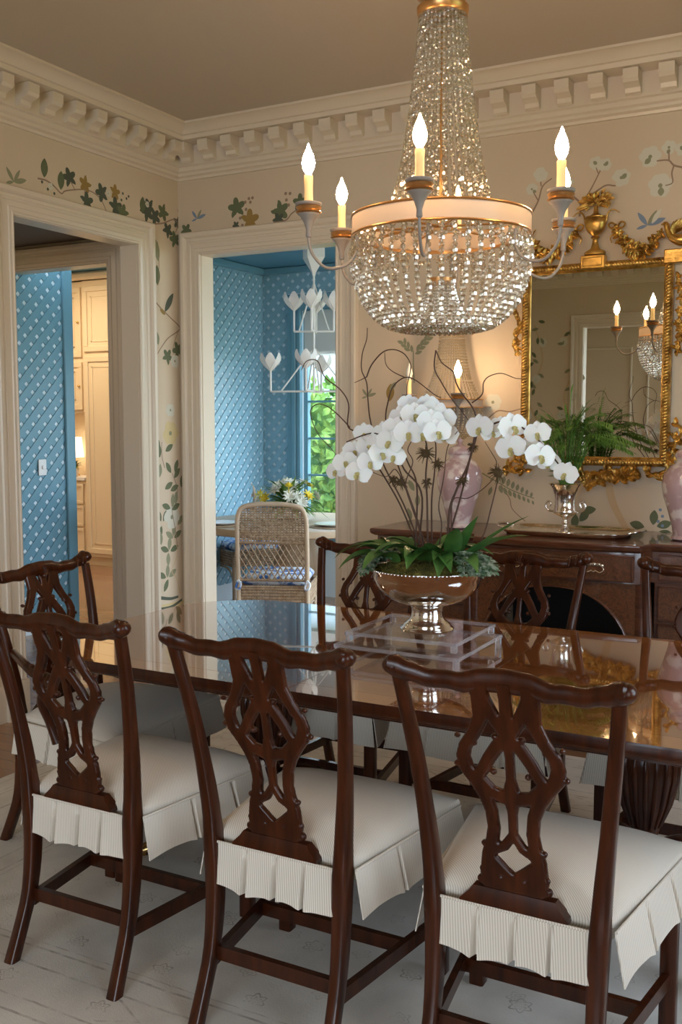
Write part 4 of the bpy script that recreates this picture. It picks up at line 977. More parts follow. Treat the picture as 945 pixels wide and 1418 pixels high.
festoon([(797, 320), (790, 335), (777, 345), (762, 356), (748, 352), (738, 340)], (798, 318))
# leaf crest left corner and bird on the right corner
b = MB(); c = gm(737, 350)
acanthus(b, c, .07, pi/2, 11, 2.6); acanthus(b, c+V((0, -.02, 0)), .045, pi/2, 7, 2.2); scroll(b, [gm(728, 372), gm(727, 350), gm(735, 330), gm(742, 318)], .010, .004); b.build('corner_spray', 'gilt', G, 50)
b = MB(); p0, p1 = gm(921, 366), gm(955, 344); b.box(p0.x, p1.x, YB-.075, YB-.02, p0.z, p1.z, .004); b.build('corner_tablet', 'gilt', G, 30)
b = MB(); c = gm(935, 325)
b.tube(catmull([c+V((.065, -.01, -.02)), c+V((.03, -.012, -.028)), c+V((-.01, -.014, -.012)), c+V((-.030, -.014, .020)), c+V((-.040, -.014, .052)), c+V((-.062, -.014, .048))], 4), [.008, .02, .026, .028, .028, .027, .024, .022, .02, .018, .016, .015, .014, .014, .014, .014, .012, .009, .006, .004, .001], 10)
for k in range(6): a = .5+.22*k; b.leaf(c+V((.0, -.03, 0)), (cos(a), -.2, sin(a)), (0, -1, .2), .11-.01*k, .026, .3, 4, .3)
for k in range(5): a = -.2+.15*k; b.leaf(c+V((.04, -.02, -.02)), (cos(a), -.1, sin(a)), (0, -1, .2), .10, .024, .3, 4, .3)
b.build('carved_bird', 'gilt', G, 50)
# side drops, corner scrolls, bottom leafage
def drop(x, ys, s, name='side_drop'):
    b = MB(); P = [gm(x+s*q[0], q[1]) for q in ys]; scroll(b, P, .008, .005)
    PP = catmull(P, 4)
    for i, p in enumerate(PP):
        for k in range(3): a = random.uniform(0, 6.28); b.leaf(p+V((0, -.008, 0)), (cos(a)*.8, -.4, sin(a)), (0, -1, 0), random.uniform(.020, .038), .018, .6, 3, .4)
        if i % 3 == 1: rosette(b, p+V((0, -.015, 0)), .014)
    b.build(name, 'gilt', G, 50)
drop(720, [(4, 390), (-2, 408), (-8, 420), (-3, 436), (1, 452), (-5, 466), (-4, 478), (-1, 490)], 1)
drop(941, [(-1, 385), (4, 402), (6, 420), (0, 440), (3, 458), (1, 474), (-4, 485)], 1)
b = MB()
for pts in ([(938, 588), (945, 596), (940, 608), (933, 620), (936, 634), (941, 645)], [(930, 600), (936, 612), (931, 628), (925, 640)], [(921, 655), (912, 662), (902, 657), (893, 652)], [(930, 640), (922, 652), (912, 655)]):
    P = [gm(*q) for q in pts]; scroll(b, P, .011, .005)
    for p in catmull(P, 3):
        a = random.uniform(0, 6.28); b.leaf(p, (cos(a), -.4, sin(a)), (0, -1, 0), .04, .022, .6, 4, .4)
b.build('corner_scroll', 'gilt', G, 50)
b = MB()
for pts in ([(722, 600), (716, 622), (712, 636), (704, 645), (712, 655), (725, 652)], [(728, 652), (716, 645), (706, 652), (700, 645)]):
    P = [gm(*q) for q in pts]; scroll(b, P, .011, .005)
    for p in catmull(P, 3):
        a = random.uniform(0, 6.28); b.leaf(p, (cos(a), -.4, sin(a)), (0, -1, 0), .04, .022, .6, 4, .4)
b.build('corner_scroll', 'gilt', G, 50)
b = MB()
for pts in ([(805, 650), (812, 664), (822, 672), (832, 664), (838, 652), (848, 658)], [(848, 650), (856, 662), (866, 656), (872, 648)], [(790, 648), (800, 656), (808, 668)], [(860, 650), (870, 660), (878, 654), (880, 645)]):
    P = [gm(*q) for q in pts]; scroll(b, P, .012, .006)
    for p in catmull(P, 4):
        a = random.uniform(0, 6.28); b.leaf(p, (cos(a), -.4, sin(a)), (0, -1, 0), .048, .026, .7, 4, .4)
acanthus(b, gm(840, 655), .05, -pi/2, 9, 3.6); acanthus(b, gm(818, 655), .04, -pi/2, 7, 3.4); acanthus(b, gm(864, 652), .04, -pi/2, 7, 3.)
b.build('bottom_leafage', 'gilt', G, 50)
# ================================================================== SIDEBOARD
SBX, ST = -1.31, .985
SB = empty('sideboard', (SBX, 4.75, 0), 'polished mahogany sideboard with arched centre under the gilt mirror', 'sideboard')
yb_ = .292; yc, ys = -.335, -.235; hw_, hc = .98, .385      # local y of centre front and side fronts
def plan(ins, n=16):
    pts = [(hw_-ins, yb_), (-(hw_-ins), yb_), (-(hw_-ins), ys+ins), (-(hc+.03), ys+ins)]
    for k in range(n+1):
        u = -hc+2*hc*k/n; pts.append((u*(1-0*ins), yc+ins-.025*(1-(u/hc)**2)))
    pts += [((hc+.03), ys+ins), (hw_-ins, ys+ins)]
    return pts
b = MB(); b.loft([[(x, y, z) for x, y in plan(i)] for i, z in ((.020, ST-.036), (.010, ST-.030), (.004, ST-.026), (.0, ST-.018), (.0, ST-.004), (.004, ST))]); b.build('worktop', 'sideboard_wood', SB, 30)
b = MB(); b.loft([[(x, y, z) for x, y in plan(.03)] for z in (ST-.175, ST-.036)]); b.build('frieze', 'sideboard_wood', SB, 30)
def dr(name, x0, x1, y, z0, z1, handles, m='burl_wood'):
    b = MB(); b.box(x0, x1, y-.006, y+.01, z0, z1, .003); b2 = b.build(name, m, SB)
    e = MB(); 
    for q in ((x0, x1, z0, z0+.008), (x0, x1, z1-.008, z1), (x0, x0+.008, z0, z1), (x1-.008, x1, z0, z1)): e.box(q[0], q[1], y-.011, y-.005, q[2], q[3], .002)
    e.build('cockbead', 'sideboard_wood', b2)
    for hx in handles:
        h = MB(); zc = (z0+z1)/2
        for s in (1, -1):
            h.lathe([(.012, 0), (.012, .002), (.005, .004), (.005, .012)], 10, (0, 0, 0)) if False else None
            h.sphere((hx+s*.035, y-.014, zc+.010), .009, 8, 6, 1, .6, 1)
        h.tube(catmull([(hx-.035, y-.018, zc+.008), (hx-.045, y-.020, zc-.006), (hx-.028, y-.022, zc-.020), (hx-.010, y-.022, zc-.012), (hx, y-.022, zc-.018), (hx+.010, y-.022, zc-.012), (hx+.028, y-.022, zc-.020), (hx+.045, y-.020, zc-.006), (hx+.035, y-.018, zc+.008)], 4), .0035, 6)
        for s in (1, -1, 0): h.sphere((hx+s*.02, y-.012, zc+.014), .008, 6, 5, 1.3, .4, 1)
        h.build('bail_handle', 'silver_tray', b2, 60)
dr('drawer', -hc+.025, hc-.025, yc+.006, ST-.165, ST-.048, (-.19, .19))
for s in (-1, 1):
    a, c = (hc+.05, hw_-.05) if s > 0 else (-hw_+.05, -hc-.05)
    b = MB(); b.box(a-.01, c+.01, ys+.035, yb_-.01, .22, ST-.174, .003); b.build('cabinet_body', 'sideboard_wood', SB)
    for z0, z1 in ((ST-.165, ST-.048), (ST-.345, ST-.190), (ST-.54, ST-.36), (ST-.735, ST-.555)): dr('drawer', a+.01, c-.01, ys+.028, z0, z1, ((a+c)/2,))
# arched centre
b = MB(); za, zb2 = ST-.175, .22; n = 26; top = []; vs = []; fs = []
pts_in = []
for k in range(n+1):
    u = -1+2*k/n; x = u*(hc-.015); zt = ST-.205-.40*(1-(1-abs(u)**2.4)**.5) if abs(u) < 1 else .3
    pts_in.append((x, zt))
for w in (yc+.028, yc+.05):
    for x, zt in pts_in: vs += [(x, w, zt), (x, w, za)]
K2 = 2*(n+1)
for k in range(n):
    a = 2*k; fs += [(a, a+2, a+3, a+1), (K2+a, K2+a+1, K2+a+3, K2+a+2), (a, K2+a, K2+a+2, a+2)]
b.add(vs, fs); b.build('arch', 'burl_wood', SB, 40)
b = MB(); b.tube([(x, yc+.024, z-.004) for x, z in pts_in], .006, 6); b.build('arch_moulding', 'sideboard_wood', SB, 60)
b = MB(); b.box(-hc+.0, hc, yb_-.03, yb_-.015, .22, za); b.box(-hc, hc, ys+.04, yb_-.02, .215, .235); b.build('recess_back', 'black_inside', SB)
for s in (-1, 1):
    for (x, y) in ((hc+.005, yc+.05), (hw_-.035, ys+.055), (hw_-.035, yb_-.04)):
        b = MB(); b.loft([sect(s*x, y, z, w, w, .12) for z, w in ((0, .030), (.02, .040), (.10, .038), (.11, .052), (.13, .052), (.14, .044), (ST-.176, .050))]); b.build('leg', 'sideboard_wood', SB, 40)
# ---- tray, urn with palm, vases
TP = on_y(786, 735, 4.72)
t = empty('silver_tray', (TP.x, 4.74, ST+.0005), 'oblong silver tray with scalloped edge on the sideboard', 'tray')
b = MB(); R = []
for k_, (s, z) in enumerate(((.90, .0), (.92, .0), (.96, .010), (1.0, .020), (1.0, .023), (.955, .013), (.90, .004))):
    row = []
    for k in range(72):
        a = 2*pi*k/72; ex = 4.; cx_, sx_ = cos(a), sin(a); rr = (abs(cx_)**ex+abs(sx_)**ex)**(-1/ex)*(1+.012*sin(12*a)*(k_ in (3, 4)))
        row.append((.31*s*rr*cx_, .185*s*rr*sx_, z))
    R.append(row)
b.loft(R, True, True); b.build('plate', 'silver_tray', t, 60)
for s in (1, -1):
    b = MB(); b.tube(catmull([(s*.30, -.075, .022), (s*.335, -.06, .030), (s*.355, 0, .034), (s*.335, .06, .030), (s*.30, .075, .022)], 5), .006, 8); b.build('handle', 'silver', t, 60)
UX, UY = on_y(783, 725, 4.74).x, 4.74
t = empty('silver_urn', (UX, UY, ST+.0055), 'silver campana urn on the tray holding the feathery palm', 'urn')
b = MB(); b.lathe([(.052, 0), (.052, .006), (.040, .014), (.018, .026), (.012, .040), (.018, .048), (.012, .056), (.014, .070), (.030, .080), (.056, .092), (.060, .104), (.054, .114), (.050, .14), (.054, .18), (.066, .215), (.080, .232), (.082, .236), (.076, .234), (.060, .212), (.048, .18), (.044, .12)], 40, cap=True); ub = b.build('body', 'silver', t, 60)
for s in (1, -1):
    b = MB(); b.tube(catmull([(s*.054, 0, .10), (s*.082, 0, .105), (s*.098, 0, .128), (s*.088, 0, .148), (s*.072, 0, .140), (s*.078, 0, .124)], 5), .005, 8); b.build('handle', 'silver', t, 60)
t = empty('parlour_palm', (UX, UY, ST+.225), 'green feathery parlour palm growing in the silver urn', 'plant')
random.seed(5)
for k in range(44):
    a = random.uniform(0, 2*pi); e = random.uniform(.15, 1.0); L = random.uniform(.28, .46)
    dx_, dy_ = cos(a)*e, sin(a)*e*.62
    P = catmull([(0, 0, -.05), (dx_*.05, dy_*.05, .06), (dx_*.13, dy_*.13, .06+L*.52), (dx_*.24-.01, dy_*.20, .05+L*(.78-.25*e)), (dx_*.33-.015, dy_*.26, .04+L*(.98-.52*e))], 6)
    b = MB(); b.tube(P, [.0022]*len(P), 4)
    for i in range(5, len(P)):
        tn_ = (P[min(i+1, len(P)-1)]-P[i-1]).normalized(); sd_ = tn_.cross(V((0, 0, 1))); sd_ = sd_.normalized() if sd_.length > .01 else V((1, 0, 0))
        q = (i-5)/(len(P)-5); ll = .095*(1-.45*q)
        for s in (1, -1):
            for o in (0,):
                p = P[i].lerp(P[max(i-1, 0)], o); b.leaf(p, tn_*.42+sd_*s*1.0+V((0, 0, .12-.25*q)), (0, 0, 1), ll*.95, .0068, .45, 3, .1)
    b.leaf(P[-1], (P[-1]-P[-2]), (0, 0, 1), .06, .01, .3, 3)
    b.build('frond', 'palm_leaf', t, None)
VP = [(.062, 0), (.070, .006), (.068, .016), (.060, .022), (.066, .06), (.085, .13), (.108, .20), (.116, .255), (.108, .300), (.082, .335), (.058, .350), (.052, .362), (.056, .372), (.050, .374), (.046, .362)]
for x, y, s, lab in ((-1.895, 4.74, 1.0, 'pink ginger jar with pale blossom pattern below the wall sconce, behind the orchids'), (-.785, 4.74, 1.0, 'pink ginger jar with pale blossom pattern at the right end of the sideboard')):
    t = empty('ginger_jar', (x, y, ST+.001), lab, 'vase'); 
    b = MB(); b.lathe([(r*s, z*s) for r, z in VP], 48); b.build('jar_body', 'pink_ceramic', t, 60)
    b = MB(); b.lathe([(.056*s, .372*s), (.062*s, .378*s), (.060*s, .392*s), (.045*s, .410*s), (.018*s, .420*s), (.010*s, .428*s), (.016*s, .438*s), (.014*s, .450*s), (.003*s, .458*s)], 32); b.build('lid', 'pink_ceramic', t, 60)
# ================================================================== ORCHIDS, WILLOW, IVY
random.seed(31)
BT = BZ0+.19
pl = lambda x, y, dy=0.: on_y(x, y, 2.96+dy)
# one bloom, facing -y, centre at origin
def petal(b, a, L, W, cup=.25, n=10, m_=6):
    d = V((cos(a), 0, sin(a))); sd = V((-sin(a), 0, cos(a))); vs = []
    for i in range(n+1):
        t = i/n; w = W*.5*(sin(pi*min(1, .06+.94*t)**1.15)**.6 if t < .999 else .12)
        for j in range(-3, 4):
            s = j/3; vs.append(d*(L*t*(1 if abs(s) < 1 else .96))+sd*(w*s)+V((0, -cup*L*(t*t*.35-(s*s)*.25*t)*-1, 0)))
    fs = [(i*7+j, i*7+j+1, (i+1)*7+j+1, (i+1)*7+j) for i in range(n) for j in range(6)]
    b.add(vs, fs)
b = MB(); b.T = None
for a, L, W in ((pi/2, .036, .028), (pi/2+2.15, .036, .026), (pi/2-2.15, .036, .026)): petal(b, a, L, W)
b.T = Matrix.Translation((0, -.003, 0))
for a in (.18, pi-.18): petal(b, a, .040, .050, .15)
b.T = None
proto = b.build('flower', 'petal', None, 70)
b = MB(); b.sphere((0, -.008, -.004), .006, 8, 6); b.leaf((0, -.008, -.005), (0, -.6, -1), (0, -1, .3), .017, .014, .8, 4, .5)
for s in (1, -1): b.leaf((0, -.007, -.004), (s, -.6, -.1), (0, -1, 0), .012, .010, -.6, 3, .3)
lipo = b.build('lip', 'lip', proto, 60)
def place_flower(par, p, yaw, roll, tilt, s, first=[True]):
    if first[0]: o = proto; first[0] = False
    else: o = copy_tree(proto)
    o.parent = par; o.location = p; o.rotation_euler = (tilt, roll, yaw); s *= 1.08; p = p+V((0, 0, -.012)); o.scale = (s, s, s); return o
def orchid(label, base, stems, leaves, moss_n=()):
    t = empty('moth_orchid', (0, 0, 0), label, 'orchid', 'white moth orchids in the silver bowl')
    for pts, r, fl in stems:
        P = catmull(pts, 7); b = MB(); b.tube(P, [.66*r*(1-.45*i/len(P)) for i in range(len(P))], 7); st = b.build('stem', 'bark', t, 60)
        for (x, y, dy, s) in fl:
            p = pl(x, y, dy); place_flower(t, p, YAW*.8+random.uniform(-.45, .45), random.uniform(-.3, .3), random.uniform(-.25, .12), s)
    b0 = V(base)
    leaves = [(dx, dy, dz+.45, L*1.25, W*1.25, cu*.95) for dx, dy, dz, L, W, cu in leaves]+[(dx*.5+dy*.4, dy*.5-dx*.6, dz+.6, L*1.05, W*1.15, cu*.9) for dx, dy, dz, L, W, cu in leaves]
    for (dx, dy, dz, L, W, cu) in leaves:
        b = MB(); h_ = V((dx, dy, 0)).normalized()*.03; b.leaf(b0+h_+V((0, 0, .045)), (dx, dy, dz), (0, 0, 1), L, W, cu, 8, .22)
        for i in range(len(b.v)): pass
        b.build('leaf', 'orchid_leaf', t, 70)
    for c, r in moss_n:
        b = MB(); 
        for k in range(42):
            a = V((random.gauss(0, 1), random.gauss(0, 1), random.gauss(0, 1))).normalized(); b.tube([V(c), V(c)+a*r*.6, V(c)+a*r+V((0, 0, -.004))], [.0016, .0012, .0006], 4)
        b.sphere(c, r*.45, 8, 6); b.build('root_tuft', 'roots', t, None)
    return t
BL = lambda x, dy, z=BT-.02: V((BC[0]+x, BC[1]+dy, z))
LV = lambda: (random.uniform(-1, 1), random.uniform(-1, .2), random.uniform(.5, 1.), random.uniform(.12, .18), .052, random.uniform(.7, 1.1))
orchid('white moth orchid leaning left, its pale sprays nearest the blue doorway', BL(-.07, -.03), [
    ([BL(-.05, .0), pl(585, 690), pl(560, 650), pl(548, 625), pl(520, 600, -.02), pl(480, 612, -.04)], .0055, [(466, 652, .02, .95), (478, 640, -.06, 1.0), (497, 655, -.10, 1.1), (491, 625, .04, 1.0), (513, 640, -.09, 1.05), (509, 618, .0, 1.), (528, 628, -.08, 1.05), (505, 600, .05, .95)]),
    ([BL(-.06, .02), pl(578, 680, .02), pl(565, 640, .02), pl(545, 600, .02), pl(520, 590, .02)], .005, [])],
    [(-1, -.2, .55, .19, .05, .9), (-.8, -.8, .35, .17, .055, .8), (-.3, -1, .5, .15, .055, .9), (-1, .4, .7, .17, .05, .8)], [(pl(555, 668), .028), (pl(545, 664, .02), .020)])
orchid('white moth orchid rising in the middle, tallest cluster above the silver bowl', BL(0, 0), [
    ([BL(.0, .0), pl(592, 700), pl(590, 660), pl(592, 625), pl(585, 600), pl(560, 580, -.03)], .0055, [(540, 612, -.09, 1.1), (533, 600, .0, 1.05), (548, 595, -.06, 1.1), (556, 578, .02, 1.05), (566, 600, -.10, 1.15), (575, 575, -.03, 1.15), (585, 600, -.08, 1.1), (545, 632, -.06, 1.), (566, 560, .05, .9)]),
    ([BL(.01, .02), pl(598, 700, .02), pl(602, 655, .02), pl(604, 620, .02), pl(600, 590)], .005, [(597, 585, -.06, 1.15), (606, 598, -.10, 1.1), (613, 580, .0, 1.1), (602, 568, .05, 1.), (618, 603, -.02, 1.05), (592, 560, .06, .9)])],
    [(.1, -1, .6, .16, .06, .9), (.7, -.8, .5, .18, .058, .85), (-.5, -.6, .9, .16, .052, 1.0), (.3, .5, 1, .16, .05, .9), (1, -.1, .6, .18, .055, .7)], [(pl(590, 628), .034), (pl(606, 642), .024), (pl(592, 668, .01), .020)])
orchid('white moth orchid arching right, its blooms drooping before the gilt mirror', BL(.08, 0), [
    ([BL(.07, .0), pl(622, 715), pl(632, 680), pl(648, 645), pl(657, 615), pl(665, 598), pl(700, 583), pl(735, 600), pl(760, 625), pl(783, 655)], .0065,
     [(665, 592, -.03, 1.1), (680, 598, .05, .9), (710, 591, -.02, 1.15), (745, 600, .0, 1.0), (708, 620, -.05, 1.15), (748, 632, -.04, 1.15), (737, 617, .05, .9), (784, 656, -.03, .95), (760, 640, .03, .9), (693, 590, .06, .85)]),
    ([BL(.10, .0), pl(668, 745), pl(680, 705), pl(688, 672), pl(690, 658)], .0045, [])],
    [(1, -.3, .45, .24, .05, .35), (1, .2, .65, .22, .04, .2), (.8, -.8, .5, .16, .055, .8), (.2, -1, .4, .15, .058, .9)], [(pl(655, 618, .01), .020), (pl(690, 655), .034), (pl(640, 665), .022)])
b = MB(); random.seed(9)
R = [[((BC[0]+r*cos(a))+.006*random.random(), BC[1]+r*sin(a), BZ0+z+.008*random.random()) for a in [2*pi*k/36 for k in range(36)]] for r, z in ((.172, .185), (.15, .20), (.12, .212), (.08, .222), (.04, .226), (.01, .226))]
b.loft(R, False, True)
for k in range(900):
    a, r = random.uniform(0, 6.28), .17*sqrt(random.random()); z = BZ0+.19+.036*(1-(r/.17)**2); d = V((random.gauss(0, 1), random.gauss(0, 1), 1.2)); b.leaf((BC[0]+r*cos(a), BC[1]+r*sin(a), z), d, (1, 0, 0), .016, .007, .3, 2)
tag(b.build('moss', 'moss', None, None), 'brown green moss filling the silver bowl under the orchids', 'moss', kind='stuff')
# curly willow
W = [([(600, 745, .06), (560, 690, .1), (505, 640, .12), (484, 628, .1)], 'cut willow twig crossing behind the left orchid blooms'),]
def willow(label, subs, r=.0042):
    t = empty('curly_willow_branch', (BC[0], BC[1]+.03, BT), label, 'branch', 'curly willow branches in the silver bowl'); o = V(t.location)
    for i, (pts, rr) in enumerate(subs):
        P = catmull([pl(*q)-o for q in pts], 6); b = MB(); b.tube(P, [.72*rr*(1-.5*k/len(P)) for k in range(len(P))], 6); b.build('main_twig' if i == 0 else 'side_twig', 'bark', t, 60)
willow('curly willow branch with tips over the blue doorway glass', [([(585, 775, .04), (555, 700, .07), (520, 640, .08), (497, 602, .06), (482, 590, .06), (483, 560, .06), (472, 540, .06), (450, 522, .06), (440, 500, .06), (425, 500, .06), (418, 512, .06)], .0042), ([(485, 592, .06), (468, 574, .05), (452, 562, .05), (438, 560, .05), (430, 572, .05), (440, 600, .05), (458, 620, .05), (470, 635, .05)], .0032)])
willow('curly willow branch, lone upright twig against the doorway casing', [([(590, 775, .05), (560, 700, .06), (530, 640, .06), (514, 586, .06), (510, 555, .06), (508, 530, .06), (501, 512, .06), (502, 490, .06), (508, 470, .06), (509, 454, .06)], .0040), ([(508, 522, .06), (500, 526, .06), (491, 530, .06)], .0026), ([(508, 522, .06), (515, 505, .06), (530, 488, .06), (545, 484, .06), (560, 490, .06), (569, 505, .06), (567, 522, .06), (564, 535, .06), (564, 560, .06)], .0034)])
willow('curly willow branch looping low toward the crystal sconce', [([(595, 775, .03), (575, 710, .05), (550, 640, .05), (535, 586, .05), (538, 555, .05), (545, 535, .05), (560, 523, .05), (575, 526, .05), (600, 545, .05), (611, 551, .05)], .0040), ([(562, 523, .05), (545, 515, .05), (535, 505, .05), (533, 488, .05)], .0028)])
willow('curly willow branch forked before the sconce bulb, tip reaching the mirror', [([(612, 775, .02), (635, 700, .02), (650, 640, .02), (658, 600, .02), (659, 575, .02), (652, 560, .02), (640, 545, .02), (632, 530, .02), (628, 515, .02), (612, 502, .02), (604, 485, .02)], .0046), ([(654, 558, .02), (668, 546, .02), (670, 530, .02), (678, 521, .02), (695, 517, .02), (715, 524, .02), (728, 524, .02)], .0032), ([(604, 485, .02), (602, 510, .02), (612, 530, .02), (624, 550, .02), (640, 570, .02), (650, 583, .02)], .0034)])
willow('curly willow branch, thin brown twig weaving low between the stems', [([(590, 775, -.02), (580, 730, -.02), (570, 700, -.03), (562, 670, -.03), (572, 640, -.03), (565, 622, -.03), (578, 600, -.03)], .0036), ([(562, 675, -.03), (548, 650, -.03), (535, 660, -.03), (512, 652, -.03)], .0028), ([(604, 780, -.02), (612, 730, -.02), (608, 700, -.02), (615, 660, -.02), (620, 620, -.02), (634, 597, -.02)], .0034)])
willow('curly willow branch sweeping right to the dark root tuft', [([(620, 780, 0), (625, 730, 0), (628, 692, 0), (648, 690, 0), (668, 678, 0), (685, 662, 0)], .0034), ([(685, 652, 0), (688, 640, 0), (680, 625, 0), (672, 612, 0)], .0024)])
# ivy trailing over both sides
def ivy(label, c0, spread, n):
    t = empty('variegated_ivy', c0, label, 'ivy')
    for j in range(n):
        a = random.uniform(*spread); L = random.uniform(.05, .12); P = catmull([(0, 0, -.01), (cos(a)*.05, sin(a)*.05, .02), (cos(a)*.10, sin(a)*.10, .0), (cos(a)*(.09+L*.35), sin(a)*(.09+L*.35), -L*.45)], 5)
        b = MB(); b.tube(P, .0014, 4)
        for i in range(3, len(P)):
            for s in (1, -1):
                a2 = random.uniform(0, 6.28); p = P[i]; d = V((cos(a2), sin(a2), random.uniform(-.4, .7)))
                for da in (-.8, 0, .8): b.leaf(p+d*.004, V((cos(a2+da), sin(a2+da), d.z)), (0, -.4, 1), .022, .014, .3, 3)
        b.build('vine', 'ivy_leaf', t, None)
ivy('grey green variegated ivy spilling over the left of the bowl', (BC[0]-.085, BC[1]-.04, BT+.045), (2.5, 4.4), 14)
ivy('grey green variegated ivy spilling over the right of the bowl', (BC[0]+.11, BC[1]-.02, BT+.05), (-1.0, .8), 11)
# ================================================================== BREAKFAST ROOM FURNITURE
random.seed(4)
BTX, BTY = -3.98, 6.62
t = empty('round_breakfast_table', (BTX, BTY, 0), 'round pale oak pedestal table in the blue breakfast room', 'table')
b = MB(); b.lathe([(.70, .70), (.76, .702), (.77, .71), (.775, .748), (.77, .757), (.75, .76)], 64); b.build('tabletop', 'oak', t, 40)
b = MB(); b.lathe([(.34, 0), (.34, .05), (.30, .07), (.20, .10), (.15, .16), (.17, .30), (.20, .42), (.16, .56), (.14, .64), (.22, .699)], 40); b.build('pedestal', 'oak', t, 60)
def wicker_chair(loc, rz, label):
    t = empty('wicker_chair', loc, label, 'chair', 'wicker chairs in the breakfast room', rz)
    hw = .225; zt = 1.0; ys_ = -.24
    out = [(-hw, ys_, 0), (-hw, ys_, .45), (-hw, ys_-.03, .80), (-hw+.010, ys_-.045, .93), (-hw+.06, ys_-.05, .985), (0, ys_-.052, 1.0), (hw-.06, ys_-.05, .985), (hw-.010, ys_-.045, .93), (hw, ys_-.03, .80), (hw, ys_, .45), (hw, ys_, 0)]
    b = MB(); b.tube(catmull(out, 6), .016, 8); b.build('hoop_frame', 'rattan_pole', t, 60)
    def by(z): return ys_-.05*max(0, (z-.45)/.55)
    b = MB(); n = 22
    for i in range(n+1):
        u = -hw+.012+2*(hw-.012)*i/n; zt2 = .985-.05*max(0, (abs(u)-hw+.07)/.07)**2
        b.tube([(u, by(.74)-.003*(-1)**i, .745), (u, by(.85)+.003*(-1)**i, .86), (u, by(.97), zt2)], .0055, 5)
    for i in range(15):
        z = .752+.0155*i; w = hw-.01-(.05*max(0, (z-.93)/.05)**2)
        b.tube([(-w+2*w*k/14, by(z)+.005*(-1)**(k+i), z) for k in range(15)], .0052, 5)
    b.build('woven_panel', 'wicker', t, 60)
    b = MB()
    for i in range(-4, 14):
        for s in (1, -1):
            x0 = -hw+2*hw*i/12; P = []
            for k in range(7):
                z = .50+.24*k/6; x = x0+s*(k/6)*.14 if s > 0 else x0+.14-(k/6)*.14
                if abs(x) < hw: P.append((x, by(z)+.003*s, z))
            if len(P) > 1: b.tube(P, .0042, 4)
    b.tube([(-hw, by(.745), .745), (hw, by(.745), .745)], .009, 6); b.tube([(-hw, by(.5), .50), (hw, by(.5), .50)], .009, 6); b.build('diamond_weave', 'wicker', t, 60)
    b = MB(); n = 26
    for (p, q) in (((-hw, ys_), (hw, ys_)), ((hw, ys_), (hw+.01, .22)), ((hw+.01, .22), (-hw-.01, .22)), ((-hw-.01, .22), (-hw, ys_))):
        p, q = V((*p, 0)), V((*q, 0))
        for i in range(n+1):
            c = p.lerp(q, i/n); b.tube([c+V((0, 0, .34)), c+V((0, 0, .45))], .006, 5)
        for z in (.34, .36, .38, .40, .42, .44, .455): b.tube([p+V((0, 0, z)), q+V((0, 0, z))], .008, 5)
    b.build('woven_apron', 'wicker', t, 60)
    for (x, y) in ((hw, .21), (-hw, .21)):
        b = MB(); b.tube([(x, y, 0), (x, y, .46)], .016, 8); b.build('leg', 'rattan_pole', t, 60)
    for (p, q) in (((-hw, ys_), (hw, ys_)), ((hw, ys_), (hw, .21)), ((-hw, ys_), (-hw, .21))):
        b = MB(); p, q = V((*p, 0)), V((*q, 0)); b.tube(catmull([p+V((0, 0, .12)), p.lerp(q, .06)+V((0, 0, .24)), p.lerp(q, .25)+V((0, 0, .31)), p.lerp(q, .75)+V((0, 0, .31)), p.lerp(q, .94)+V((0, 0, .24)), q+V((0, 0, .12))], 5), .009, 6); b.build('brace', 'rattan_pole', t, 60)
    b = MB(); b.box(-hw+.005, hw-.005, ys_+.03, .22, .458, .525, .025); c = b.build('cushion', 'blue_print', t, 60)
    for x in (-hw, hw):
        b = MB(); b.tube(catmull([(x, ys_-.02, .50), (x+.02, ys_-.035, .48), (x+.012, ys_-.045, .45), (x-.012, ys_-.04, .45), (x, ys_-.02, .50)], 4), .008, 6)
        b.build('tie', 'blue_print', c, 60)
    return t
def face(x, y): return atan2(BTY-y, BTX-x)-pi/2
x, y = -3.56, 5.66
wc = wicker_chair((x, y, 0), face(x, y), 'wicker chair with blue cushion, back turned, framed by the blue doorway')
for (x, y, lab) in ((-4.62, 5.98, 'wicker chair cut off by the left jamb of the blue doorway'), (-3.06, 6.62, 'wicker chair at the right of the round table, mostly hidden by the casing'), (-4.75, 7.05, 'wicker chair on the far left of the round table')):
    o = copy_tree(wc); o.location = (x, y, 0); o.rotation_euler = (0, 0, face(x, y)); o['label'] = lab
# table settings and flowers
def setting(x, y, lab1, lab2, lab3):
    t = tag((lambda b: (b.lathe([(.17, 0), (.175, .004), (.17, .007), (.0, .007)][:3], 40), b.build('placemat', 'wicker', None, 40, (x, y, .7605)))[1])(MB()), lab1, 'placemat', 'placemats on the round table')
    b = MB(); b.lathe([(.07, 0), (.075, .004), (.135, .016), (.138, .019), (.132, .019), (.075, .009)], 40); tag(b.build('dinner_plate', 'plate', None, 60, (x, y, .768)), lab2, 'plate', 'plates on the round table')
    b = MB(); b.lathe([(.032, 0), (.036, .10), (.0345, .10), (.030, .006)], 20); tag(b.build('drinking_glass', 'clear_glass', None, 60, (x+.14, y+.15, .761)), lab3, 'glass', 'glasses on the round table')
q = on_z(315, 722, .78); setting(q.x+.02, q.y-.1, 'woven placemat under the plate nearest the left jamb', 'pale plate on the left of the round table', 'clear tumbler beside the left plate')
setting(-3.52, 6.35, 'woven placemat behind the wicker chair back on the right', 'pale plate to the right behind the wicker chair', 'clear tumbler beside the right plate')
q = on_y(400, 672, 6.6)
t = empty('flower_bowl', (q.x, 6.6, .7605), 'round clear bowl with white and yellow flowers on the breakfast table', 'flower arrangement')
